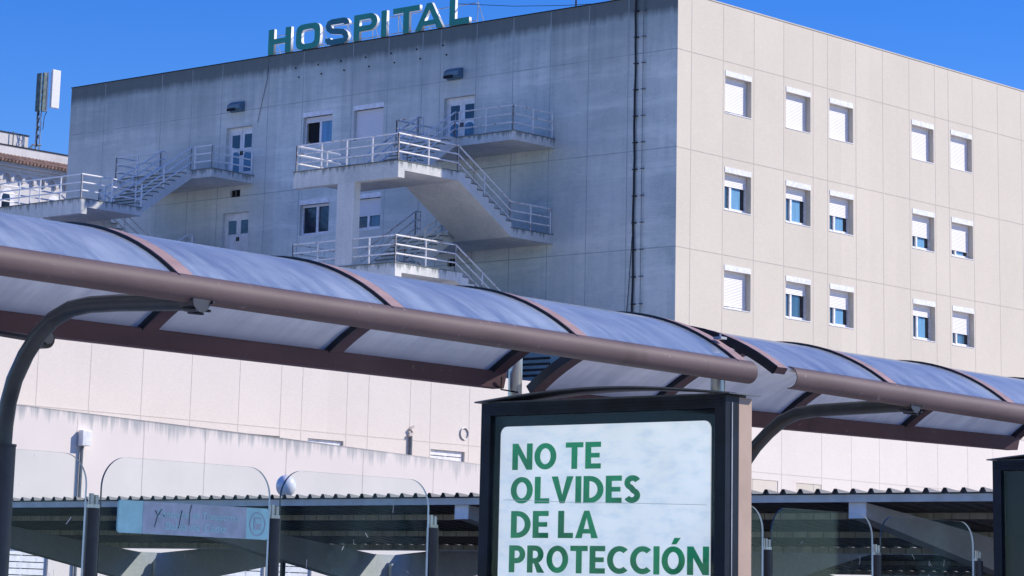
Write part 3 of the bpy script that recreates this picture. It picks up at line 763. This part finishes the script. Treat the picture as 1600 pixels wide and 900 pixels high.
# ------------------------------------------------------------------ annex in front of the podium: sloping parapet
YA = 58.5
def za(x): return 6.62-(x-47)*.0268 if x < 56 else 6.38-(x-56)*.0315
ann = empty('annex_building', (56, YA, 0), 'low white wing with a dirty sloping parapet in front of the hospital podium', 'building')
aw = [(46.6, 48.25, 1.3, 2.9), (54.65, 56.2, 1.3, 2.9), (56.5, 58.1, 1.3, 2.9), (59.5, 61.1, 1.3, 2.9), (63.2, 64.8, 1.3, 2.9)]
mb = MB(); XA0, XA1 = 36.0, 74.0
wall_grid(mb, ('y', YA), [XA0, XA1], [.0, 4.8], aw, -1, .2, 0)
xs = [XA0, 47, 56, 65, XA1]
for a, b in zip(xs, xs[1:]):
    mb.quad([(a, YA, 4.8), (b, YA, 4.8), (b, YA, za(b)), (a, YA, za(a))], 0)
    mb.quad([(a, YA, za(a)), (b, YA, za(b)), (b, YA+.25, za(b)), (a, YA+.25, za(a))], 1)
    mb.quad([(a, YA+.25, 0), (b, YA+.25, 0), (b, YA+.25, za(b)), (a, YA+.25, za(a))], 0)
mb.quad([(XA0, YA, 0), (XA0, YA+.25, 0), (XA0, YA+.25, za(XA0)), (XA0, YA, za(XA0))], 0)
mb.quad([(XA1, YA, 0), (XA1, YA+.25, 0), (XA1, YA+.25, za(XA1)), (XA1, YA, za(XA1))], 0)
for x in (44.4, 47.4, 49.0, 51.4, 53.7, 56.9, 60.1, 63.2, 66.4):
    if x in (47.4,): continue
    mb.box(x-.01, x+.01, YA-.004, YA+.01, 3.05, za(x)-.02, 2)
# drip stains hanging from the coping
wl = mb.build('wall', ['annex_white', 'soot', 'joint_light'], ann)
m_, nt, p_ = nodes('annex_stained'); 
P_, S_ = pos(nt)
# distance below the sloping top edge
ed = math_(nt, 'ADD', math_(nt, 'MULTIPLY', S_[0], .0290), S_[2])          # constant along the edge
dist = math_(nt, 'SUBTRACT', 8.005, ed)
stn = noise(nt, 3.4, 6, P_, sc3=(1, 1, .04), rough=.7)
lim = math_(nt, 'MULTIPLY', ramp(nt, stn, .36, .78), .85)
drip = mrange(nt, math_(nt, 'SUBTRACT', dist, lim), -.30, .05, 1, 0)
fade = mrange(nt, S_[0], 57, 70, .75, .18)
n1_ = noise(nt, .6, 5, P_)
base_ = mix(nt, (.82, .745, .68), (.88, .80, .73), ramp(nt, n1_, .3, .7))
line = mrange(nt, dist, .0, .07, 1, 0)
c_ = mix(nt, base_, (.33, .36, .37), math_(nt, 'MULTIPLY', drip, fade)); c_ = mix(nt, c_, (.10, .11, .12), math_(nt, 'MULTIPLY', line, math_(nt, 'MULTIPLY', fade, 1.1)))
nt.links.new(c_, p_.inputs['Base Color']); p_.inputs['Roughness'].default_value = .9
wl.data.materials[0] = m_
for a, b, c, d in aw: louvre_window(a, b, c, d, YA, ann, False)

# box on a pole fixed in front of the annex wall
pb_ = empty('equipment_box', (48.9, 58.2, 0), 'small white box on top of a thin grey pole in front of the annex wall', 'utility box')
mb = MB(); mb.tube([(49.14, 58.43, 0), (49.14, 58.43, 5.67)], .045, 8); mb.build('pole', 'pipe_grey', pb_)
mb = MB(); mb.box(49.02, 49.33, 58.28, 58.47, 5.67, 6.09); mb.build('box', 'white_frame', pb_, bevel=.02)

# street lamp with a white globe
lm = empty('street_lamp', (31.87, 32.75, 0), 'white globe street lamp rising behind the corrugated parking roof', 'street lamp')
mb = MB(); mb.tube([(31.87, 32.75, 0), (31.87, 32.75, 3.32)], .045, 10); mb.build('pole', 'steel_black', lm, True)
me = bpy.data.meshes.new('globe'); bm = bmesh.new(); bmesh.ops.create_uvsphere(bm, u_segments=32, v_segments=20, radius=.165)
for v in bm.verts: v.co.z *= 1.08; v.co += Vector((31.87, 32.75, 3.50))
for f in bm.faces: f.smooth = True
bm.to_mesh(me); bm.free(); me.materials.append(M['globe_white'])
o = bpy.data.objects.new('globe', me); col.objects.link(o); o.parent = lm; o.matrix_parent_inverse = world_mat(lm).inverted()
mb = MB(); mb.tube([(31.87, 32.75, 3.30), (31.87, 32.75, 3.36)], .07, 12); mb.build('collar', 'steel_black', lm)

# ------------------------------------------------------------------ parking roofs
def carport(X0, Y0, Y1, arms, label, Ztop=3.06):
    cp = empty('parking_roof', (X0+5, (Y0+Y1)/2, 0), label, 'parking shelter', 'corrugated parking roofs')
    sl_ = .1; XV = X0+4.7; XW = X0+5.35; XR = X0+10.5
    zt = lambda x: Ztop-(x-X0)*sl_ if x <= XV else Ztop-(XV-X0)*sl_+(x-XW)*.10
    # trapezoid sheet: both wings, profile along Y
    pitch = .25
    for (xa, xb) in ((X0-.08, XV), (XW, XR)):
        mb = MB(); y = Y0; prof = []
        while y < Y1:
            prof += [(y, 0), (y+.150, 0), (y+.178, .052), (y+.216, .052)]; y += pitch
        prof.append((y, 0))
        top = [(a, b) for a, b in prof]
        for i in range(len(top)-1):
            (ya, za_), (yb2, zb_) = top[i], top[i+1]
            mb.quad([(xa, ya, zt(xa)+za_), (xa, yb2, zt(xa)+zb_), (xb, yb2, zt(xb)+zb_), (xb, ya, zt(xb)+za_)])
            mb.quad([(xa, ya, zt(xa)+za_-.006), (xa, yb2, zt(xa)+zb_-.006), (xb, yb2, zt(xb)+zb_-.006), (xb, ya, zt(xb)+za_-.006)])
            mb.quad([(xa, ya, zt(xa)+za_), (xa, yb2, zt(xa)+zb_), (xa, yb2, zt(xa)+zb_-.006), (xa, ya, zt(xa)+za_-.006)])
        # end closures of the crests at the front edge
        if xa < XV:
            for i in range(0, len(top)-1, 4):
                a, b_, c__, d_ = top[i+1], top[i+2], top[i+3], top[min(i+4, len(top)-1)]
                mb.quad([(xa+.05, q[0], zt(xa)+q[1]-.007) for q in (a, b_, c__, d_)])
        mb.build('corrugated_sheet', 'sheet_metal', cp)
    mb = MB(); mb.box(X0-.03, X0+.02, Y0, Y1, Ztop-.095, Ztop-.008); mb.build('fascia', 'fascia', cp)
    for x in (X0+1.45, X0+3.1, X0+4.65):
        mb = MB(); z = zt(x)-.012; mb.box(x-.03, x+.03, Y0+.02, Y1-.02, z-.075, z, 0)
        y = Y0+.3
        while y < Y1: mb.box(x-.034, x-.0305, y, y+.014, z-.073, z-.004, 1); y += .25
        mb.build('purlin', ['purlin', 'purlin_tick'], cp)
    for x in (XW+.15, XW+2.2, XW+4.4):
        mb = MB(); z = zt(x)-.012; mb.box(x-.03, x+.03, Y0+.02, Y1-.02, z-.075, z, 0); mb.build('purlin', ['purlin', 'purlin_tick'], cp)
    mb = MB(); mb.prism([(XV+.02, zt(XV)-.06), (XV+.16, zt(XV)-.06), (XV+.16, zt(XV)), (XV+.14, zt(XV)), (XV+.14, zt(XV)-.045), (XV+.04, zt(XV)-.045), (XV+.04, zt(XV)), (XV+.02, zt(XV))], 1, Y0, Y1)
    mb.build('gutter', 'fascia', cp)
    for ya in arms:
        zf = Ztop-.10
        prof = [(X0+.06, zf-.17), (X0+.06, zf), (X0+1.4, zf-.14), (XV, zt(XV)-.15), (XW, zt(XV)-.15), (XR-.2, zt(XR)-.14), (XR-.2, zt(XR)-.30), (X0+7.6, 2.25), (X0+5.75, 1.93), (X0+4.7, 1.93), (X0+3.4, 2.17), (X0+2.2, 2.38)]
        mb = MB(); mb.prism(prof, 1, ya-.11, ya+.11); bmx = mb.build('beam', 'carport_beam', cp)
        mb = MB(); mb.box(X0+.04, X0+.058, ya-.12, ya+.12, zf-.18, zf+.01); mb.build('end_plate', 'white_frame', bmx)
        mb = MB(); mb.box(X0+4.95, X0+5.45, ya-.16, ya+.16, .0, 2.02, 0); mb.box(X0+5.0, X0+5.4, ya-.22, ya-.162, 2.05, 2.3, 0); mb.build('column', 'carport_beam', cp)
    return cp
carport(27.5, 12.0, 42.6, (12.7, 18.72, 24.97, 31.15, 36.75), 'long corrugated parking roof on tapered beams right behind the bus shelters')
carport(42.0, 13.0, 33.0, (14.0, 20.2, 26.4, 32.2), 'second corrugated parking roof standing farther back, mostly hidden by the first')

# ------------------------------------------------------------------ bus shelters
YF, YR, ZF, ZRr = 6.878, 8.262, 2.648, 2.648
RISE = .225
def shelter(name, ribs, x0, x1, xr0, xr1, zf, zr, yr, label, arm_x, glass, end_posts, post_xs, dress):
    sh = empty('bus_shelter', ((x0+x1)/2, 7.8, .13), label, 'bus shelter', 'bus shelters')
    def curve(X, off=0):
        """arch in the plane X"""
        yf, zf_ = YF+.012, zf(X)-.02; yr_, zr_ = yr(X), zr(X)
        c = (yr_-yf)/2; h = RISE; Rr = (c*c+h*h)/(2*h); a0 = math.asin(c/Rr); cy = (yf+yr_)/2; czl = h-Rr
        out = []
        for i in range(25):
            a = -a0+2*a0*i/24; t = i/24
            out.append((cy+(Rr+off)*math.sin(a), zf_*(1-t)+zr_*t+czl+(Rr+off)*math.cos(a)))
        return out
    # ribs (flat curved bars, 80 mm wide) and a black strip for each gasket with its painted shadow
    for X in ribs:
        wd = .075
        for nm, xa, xb, o0, o1, mt in (('rib', X-wd/2, X+wd/2, -.022, .010, ['paint_rose', 'paint_shaded']),):
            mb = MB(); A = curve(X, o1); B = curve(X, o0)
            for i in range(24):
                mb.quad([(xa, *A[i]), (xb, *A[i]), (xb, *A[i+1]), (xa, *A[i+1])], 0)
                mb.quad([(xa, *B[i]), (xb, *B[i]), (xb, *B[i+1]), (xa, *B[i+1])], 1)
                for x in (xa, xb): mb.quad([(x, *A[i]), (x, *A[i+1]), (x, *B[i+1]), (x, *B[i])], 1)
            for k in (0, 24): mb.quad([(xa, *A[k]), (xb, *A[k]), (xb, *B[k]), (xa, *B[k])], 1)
            rb = mb.build(nm, mt, sh, True)
        mb = MB(); A = curve(X, .014); B = curve(X, -.026); xa, xb = X-wd/2-.009, X-wd/2-.001
        for i in range(24):
            mb.quad([(xa, *A[i]), (xb, *A[i]), (xb, *A[i+1]), (xa, *A[i+1])]); mb.quad([(xa, *B[i]), (xb, *B[i]), (xb, *B[i+1]), (xa, *B[i+1])])
            for x in (xa, xb): mb.quad([(x, *A[i]), (x, *A[i+1]), (x, *B[i+1]), (x, *B[i])])
        mb.build('gasket_shadow', 'gasket_shadow', rb)
    # panels
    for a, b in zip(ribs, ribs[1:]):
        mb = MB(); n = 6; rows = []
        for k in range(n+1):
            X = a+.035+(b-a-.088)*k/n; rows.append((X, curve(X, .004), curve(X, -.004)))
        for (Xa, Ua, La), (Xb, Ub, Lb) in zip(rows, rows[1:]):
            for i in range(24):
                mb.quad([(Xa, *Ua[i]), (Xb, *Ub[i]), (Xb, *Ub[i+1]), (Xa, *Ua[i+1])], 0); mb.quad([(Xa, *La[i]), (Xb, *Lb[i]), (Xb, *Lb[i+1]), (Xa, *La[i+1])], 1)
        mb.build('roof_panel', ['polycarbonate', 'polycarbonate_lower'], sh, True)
    # front gutter: half-round profile with open ends
    mb = MB(); n = 28; segs = 10
    def fp(X, r, a): return (X, YF+.035-r*math.sin(a), zf(X)-.045+r*math.cos(a))
    for s in range(segs):
        Xa = x0+(x1-x0)*s/segs; Xb = x0+(x1-x0)*(s+1)/segs
        for i in range(n):
            a, b = R(-8+196*i/n), R(-8+196*(i+1)/n)
            mb.quad([fp(Xa, .047, a), fp(Xb, .047, a), fp(Xb, .047, b), fp(Xa, .047, b)]); mb.quad([fp(Xa, .043, a), fp(Xb, .043, a), fp(Xb, .043, b), fp(Xa, .043, b)])
    for X in (x0, x1):
        for i in range(n):
            a, b = R(-8+196*i/n), R(-8+196*(i+1)/n); mb.quad([fp(X, .047, a), fp(X, .047, b), fp(X, .043, b), fp(X, .043, a)])
    mb.build('front_gutter', 'paint_mauve', sh, True)
    # rear gutter: leaning channel
    mb = MB()
    for s in range(segs):
        Xa = xr0+(xr1-xr0)*s/segs; Xb = xr0+(xr1-xr0)*(s+1)/segs
        def rp(X, k): y, z = yr(X), zr(X); return [(X, y-.03, z-.005), (X, y-.012, z-.075), (X, y+.055, z-.075), (X, y+.055, z+.01)][k]
        for k in range(3): mb.quad([rp(Xa, k), rp(Xb, k), rp(Xb, k+1), rp(Xa, k+1)])
        def rq(X, k): y, z = yr(X), zr(X); return [(X, y-.027, z-.002), (X, y-.009, z-.070), (X, y+.051, z-.070), (X, y+.051, z+.01)][k]
        for k in range(3): mb.quad([rq(Xa, k), rq(Xb, k), rq(Xb, k+1), rq(Xa, k+1)])
    mb.build('rear_gutter', 'paint_shaded', sh)
    # bent arm posts
    for X in arm_x:
        dy = 0.0
        if X < 8: YP, path, ye, ze = 7.885, [(7.885, 2.13), (7.883, 2.2), (7.872, 2.28), (7.845, 2.36), (7.79, 2.445), (7.726, 2.512), (7.65, 2.565), (7.555, 2.597), (7.45, 2.606), (7.3, 2.604), (6.94, 2.588)], 6.93, 2.587
        else: YP, path, ye, ze = 7.93, [(7.93, 2.10), (7.92, 2.16), (7.885, 2.24), (7.835, 2.31), (7.77, 2.385), (7.70, 2.445), (7.62, 2.50), (7.54, 2.530), (7.44, 2.541), (7.3, 2.545), (6.95, 2.553)], 6.94, 2.553
        pts = [(X, a_, b_) for a_, b_ in path]
        mb = MB(); mb.tube(pts, .03, 14); ap = mb.build('arm_post', 'steel_green', sh, True)
        mb = MB(); zs = 2.125 if X < 8 else 2.1; mb.tube([(X, YP, .13), (X, YP, zs)], .045, 16); mb.tube([(X, YP, zs+.001), (X, YP, zs+.009)], .047, 16); mb.build('sleeve', 'steel_black', ap, True)
        mb = MB(); mb.tube([(X, ye+.03, ze), (X, ye, ze), (X, ye-.05, ze+.002)], .03, 14, rs=[.031, .036, .040])
        for i in range(8): a = 2*math.pi*i/8; mb.tube([(X+.036*math.cos(a), ye+.015, ze+.034*math.sin(a)), (X+.045*math.cos(a), ye-.06, ze+.043*math.sin(a))], .005, 5)
        mb.build('flange', 'steel_black', ap)
    # straight end posts
    for X, Yp in end_posts:
        mb = MB(); mb.tube([(X, Yp, .13), (X, Yp, 2.74 if Yp > 7.5 else 2.70)], .031, 16); mb.build('end_post', 'post_chrome', sh, True)
    # wind screens
    for X, zt_ in post_xs:
        mb = MB(); mb.tube([(X, 8.262, .13), (X, 8.262, zt_)], .027, 16); po = mb.build('screen_post', 'steel_black', sh, True)
        mb = MB(); mb.tube([(X-.012, 8.262, zt_+.001), (X-.012, 8.262, zt_+.055)], .010, 8); mb.tube([(X+.012, 8.262, zt_+.001), (X+.012, 8.262, zt_+.05)], .010, 8); mb.box(X-.024, X+.024, 8.252, 8.272, zt_+.001, zt_+.014); mb.build('clamp', 'post_chrome', po, True)
    for a, b in glass:
        zt_, rr = 2.145, .12
        prof = [(a, .45), (b, .45)]+[(b-rr+rr*math.cos(R(t)), zt_-rr+rr*math.sin(R(t))) for t in range(0, 91, 6)]+[(a+rr-rr*math.sin(R(t)), zt_-rr+rr*math.cos(R(t))) for t in range(0, 91, 6)]
        mb = MB(); mb.prism(prof, 1, 8.257, 8.267, 0, 1)
        # side walls of the sheet: edge light put into the colour, dark left flank, bright right
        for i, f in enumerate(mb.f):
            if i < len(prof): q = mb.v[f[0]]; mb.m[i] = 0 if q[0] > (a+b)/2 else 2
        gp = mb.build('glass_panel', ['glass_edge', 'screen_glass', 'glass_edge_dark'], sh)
        rg = random.Random(int(a*100)); mb = MB()
        for _ in range(7):
            x_ = rg.uniform(a+.08, b-.08); z_ = rg.uniform(1.62, 2.0); l_ = rg.uniform(.008, .04); an = rg.uniform(.6, 2.4)
            mb.tube([(x_, 8.2555, z_), (x_+l_*math.cos(an), 8.2555, z_+l_*math.sin(an))], rg.uniform(.0007, .0016), 4)
        mb.build('scratches', 'scuff_white', gp)
    if dress:
        dress(sh)
    return sh

zfA = lambda X: 2.680-(X-5.4)*.0088
zrA = lambda X: 2.650
yrA = lambda X: 8.262
ribsA = [3.10, 4.14, 5.18, 6.21, 7.24, 8.275, 9.31]
def dressA(sh):
    # round lamp under the roof and small brackets at the end rib
    mb = MB(); mb.tube([(6.42, 7.86, 2.52), (6.42, 7.93, 2.52)], .036, 18); lo = mb.build('lamp', 'steel_black', sh, True)
    mb = MB(); mb.tube([(6.42, 7.85, 2.522), (6.42, 7.859, 2.522)], .022, 16); mb.build('lens', 'pipe_grey', lo, True)
    mb = MB(); mb.tube([(6.42, 7.93, 2.52), (6.42, 8.2, 2.56), (6.42, 8.24, 2.63)], .012, 6); mb.build('bracket', 'steel_black', lo)
    mb = MB(); mb.box(9.29, 9.33, 6.99, 7.03, 2.735, 2.745); mb.tube([(9.31, 7.01, 2.745), (9.31, 7.01, 2.757)], .005, 6); mb.build('bracket', 'galvanised', sh)
    mb = MB(); mb.tube([(9.31, 8.22, 2.62), (9.34, 8.25, 2.57), (9.40, 8.20, 2.56)], .004, 5); mb.build('cable', 'cable_black', sh)
shelter('A', ribsA, 2.6, 9.38, 2.6, 9.36, zfA, zrA, yrA, 'near bus shelter with mauve ribs and curved roof panels in reflected-sky blue on the left', (4.14-.6, 6.27), [(4.14, 4.98), (5.10, 6.02), (6.10, 6.98), (7.055, 7.95), (8.01, 8.90)],
        [(9.43, 8.245), (9.43, 7.11)], [(5.06, 1.945), (6.06, 1.945), (7.02, 1.945), (7.98, 1.945), (8.93, 1.945)], dressA)
zfB = lambda X: 2.647-(X-9.58)*.013
zrB = lambda X: 2.588+(X-9.57)*.008
yrB = lambda X: 8.262-(X-9.57)*.040
ribsB = [9.58, 10.43, 11.42, 12.43, 13.45]
shelter('B', ribsB, 9.66, 13.52, 9.62, 13.46, zfB, zrB, yrB, 'far bus shelter with mauve ribs and curved roof panels in reflected-sky blue on the right', (10.60,), [(10.45, 11.33), (11.405, 12.29), (12.365, 13.26)],
        [], [(11.37, 1.935), (12.33, 1.94), (13.31, 1.94)], None)

# ------------------------------------------------------------------ sign stuck on the glass of the near shelter
sg = empty('shelter_sign', (7.52, 8.25, 1.85), 'faded cyan and grey sign with bus symbol on the shelter glass', 'sign')
mb = MB(); mb.prism([(7.135, 1.858), (7.915, 1.858), (7.925, 1.868), (7.925, 1.972), (7.915, 1.982), (7.135, 1.982), (7.127, 1.972), (7.127, 1.868)], 1, 8.236, 8.246); mb.build('board', 'sign_cyan', sg)
mb = MB(); mb.box(7.25, 7.80, 8.2345, 8.2355, 1.8585, 1.9815); mb.build('grey_field', 'sign_grey', sg)
def sign_text(txt, x, z, size, wfit=None, name='lettering'):
    me = text_mesh(txt, size, .18)
    xs_ = [v.co.x for v in me.vertices]; sx = (wfit/(max(xs_)-min(xs_))) if wfit else 1
    M4 = Matrix(((sx, 0, 0, x), (0, 0, 1, 8.2335), (0, 1, 0, z), (0, 0, 0, 1)))
    me.transform(M4); me.materials.clear(); me.materials.append(M['sign_text'])
    o = bpy.data.objects.new(name, me); col.objects.link(o); o.parent = sg; o.matrix_parent_inverse = world_mat(sg).inverted()
sign_text('Consorcio de Transportes', 7.315, 1.925, .038, .44)
sign_text('Bahía de Cádiz', 7.36, 1.878, .042, .33)
mb = MB()
for a, b in (((7.31, 1.95), (7.325, 1.93)), ((7.345, 1.955), (7.325, 1.93)), ((7.325, 1.93), (7.31, 1.885)), ((7.50, 1.978), (7.492, 1.95)), ((7.492, 1.95), (7.49, 1.90)), ((7.45, 1.955), (7.435, 1.885)), ((7.35, 1.935), (7.36, 1.925))):
    mb.tube([(a[0], 8.233, a[1]), (b[0], 8.233, b[1])], .0018, 4)
mb.build('tear_marks', 'sign_crack', sg)
mb = MB(); N = 30  # emblem: oval ring with a bus front
mb.tube([(7.862+.042*math.cos(2*math.pi*i/N), 8.2345, 1.918+.045*math.sin(2*math.pi*i/N)) for i in range(N+1)], .0022, 5, cap=False)
mb.box(7.842, 7.882, 8.2335, 8.2355, 1.897, 1.945)
em = mb.build('bus_emblem', 'sign_grey', sg)
mb = MB(); mb.box(7.846, 7.878, 8.232, 8.2333, 1.920, 1.939); mb.box(7.846, 7.853, 8.232, 8.2333, 1.902, 1.908); mb.box(7.871, 7.878, 8.232, 8.2333, 1.902, 1.908); mb.build('bus_windows', 'sign_cyan', em)

# ------------------------------------------------------------------ advertising panels
XB = 9.31
def ad_panel(dx, dy, label, text=True, dz=0.0):
    X = XB+dx; Y0, Y1 = 6.965+dy, 8.319+dy; ZT = 2.505+dz
    ad = empty('advertising_panel', (X+.07, (Y0+Y1)/2, .13), label, 'advertising panel', 'advertising panels')
    py0, py1, pt, pb = 7.064+dy, 8.228+dy, 2.402+dz, .62
    # frame: front ring with a deep box behind
    mb = MB(); fx0, fx1 = X-.02, X+.075
    mb.box(fx0, fx1, Y1-.055, Y1, .35, ZT); mb.box(fx0, fx1, Y0, Y0+.055, .35, ZT); mb.box(fx0, fx1, Y0+.055, Y1-.055, ZT-.055, ZT); mb.box(fx0, fx1, Y0+.055, Y1-.055, .35, .45)
    mb.box(X+.03, fx1, Y0+.055, Y1-.055, .45, ZT-.055)
    for k in range(3): mb.box(fx0-.004, fx0-.001, Y0+.02, Y1-.02, ZT-.020-k*.014, ZT-.014-k*.014)
    mb.build('frame', 'frame_black', ad, bevel=.004)
    mb = MB(); mb.box(X+.018, X+.028, Y0+.056, Y1-.056, .452, ZT-.057); mb.build('passe_partout', 'passe_black', ad)
    r = .035; prof = []
    for cy, cz, a0 in ((py1-r, pt-r, 0), (py0+r, pt-r, 90), (py0+r, pb+r, 180), (py1-r, pb+r, 270)):
        prof += [(cy+r*math.cos(R(a0+t)), cz+r*math.sin(R(a0+t))) for t in range(0, 91, 15)]
    mb = MB(); mb.prism(prof, 0, X+.012, X+.0175); po = mb.build('poster', 'poster_paper' if text else 'passe_black', ad)
    if text:
        def line(txt, ya, yb_, z0, z1, name='lettering'):
            ps, Wt = word_polys(txt, .215, .085)
            polys = [[(x+q[0], q[1]) for q in pl] for ch, x, W, g in ps for pl in g]
            me = polys_to_mesh(name, polys, .002)
            for v in me.vertices: v.co.x *= (ya-yb_)/Wt; v.co.y *= (z1-z0)
            place_mesh(name, me, ['poster_green'], po, wall_frame(X+.0105, ya, z0))
        line('NO TE', 8.155, 7.652, 2.212, 2.326); line('OLVIDES', 8.16, 7.432, 2.066, 2.181); line('DE LA', 8.155, 7.662, 1.918, 2.034); line('PROTECCIÓN', 8.162, 7.068, 1.770, 1.886)
        mb = MB(); mb.tube([(X+.008, 8.2+dy, 2.083), (X+.008, 7.75+dy, 2.068), (X+.008, 7.4+dy, 2.063), (X+.008, 7.08+dy, 2.055)], .0014, 5); mb.build('sheet_edge', 'sign_white', po)
    mb = MB(); mb.box(X-.006, X-.002, Y0+.056, Y1-.056, .452, ZT-.057); mb.build('glass_cover', 'poster_glass', ad)
    mb = MB(); mb.box(X+.077, X+.168, Y0+.004, Y1-.004, .3, ZT-.006); mb.box(X-.01, X+.16, Y0+.1, Y1-.1, .13, .3); mb.build('rear_casing', 'side_tan', ad)
    # thin strip of light metal down the hinge edge
    mb = MB(); mb.box(X+.02, X+.026, Y0-.004, Y0-.0005, .4, ZT-.03); mb.build('hinge_strip', 'galvanised', ad)
    # cap: slightly arched plate overhanging all round
    mb = MB(); n = 16
    def cz(y): t = (y-(Y0-.03))/(Y1-Y0+.06); return ZT+.008+.045*math.sin(math.pi*t)-.02*(t if False else 0)
    for i in range(n):
        ya = Y0-.03+(Y1-Y0+.06)*i/n; yb_ = Y0-.03+(Y1-Y0+.06)*(i+1)/n
        for x_, up_ in ((0, 1),):
            mb.quad([(X-.035, ya, cz(ya)), (X+.185, ya, cz(ya)), (X+.185, yb_, cz(yb_)), (X-.035, yb_, cz(yb_))]); mb.quad([(X-.035, ya, cz(ya)-.006), (X+.185, ya, cz(ya)-.006), (X+.185, yb_, cz(yb_)-.006), (X-.035, yb_, cz(yb_)-.006)])
        for x in (X-.035, X+.185): mb.quad([(x, ya, cz(ya)), (x, yb_, cz(yb_)), (x, yb_, cz(yb_)-.006), (x, ya, cz(ya)-.006)])
    for y in (Y0-.03, Y1+.03): mb.quad([(X-.035, y, cz(y)), (X+.185, y, cz(y)), (X+.185, y, cz(y)-.006), (X-.035, y, cz(y)-.006)])
    mb.box(X, X+.15, Y0+.02, Y1-.02, ZT-.003, ZT+.009)
    mb.build('cap', 'cap_grey', ad)
    return ad
ad_panel(0, 0, 'framed poster panel with green Spanish words on pale paper between the shelters')
ad_panel(4.42, .09, 'dark framed panel cut off by the right edge of the picture', False, -.0)
mb = MB(); mb.tube([(13.95, 8.2, .13), (13.95, 8.2, 2.72)], .031, 12); pz = mb.build('support_post', 'steel_black', None, True); tag(pz, 'dark round post above the cut-off panel at the far right', 'post')
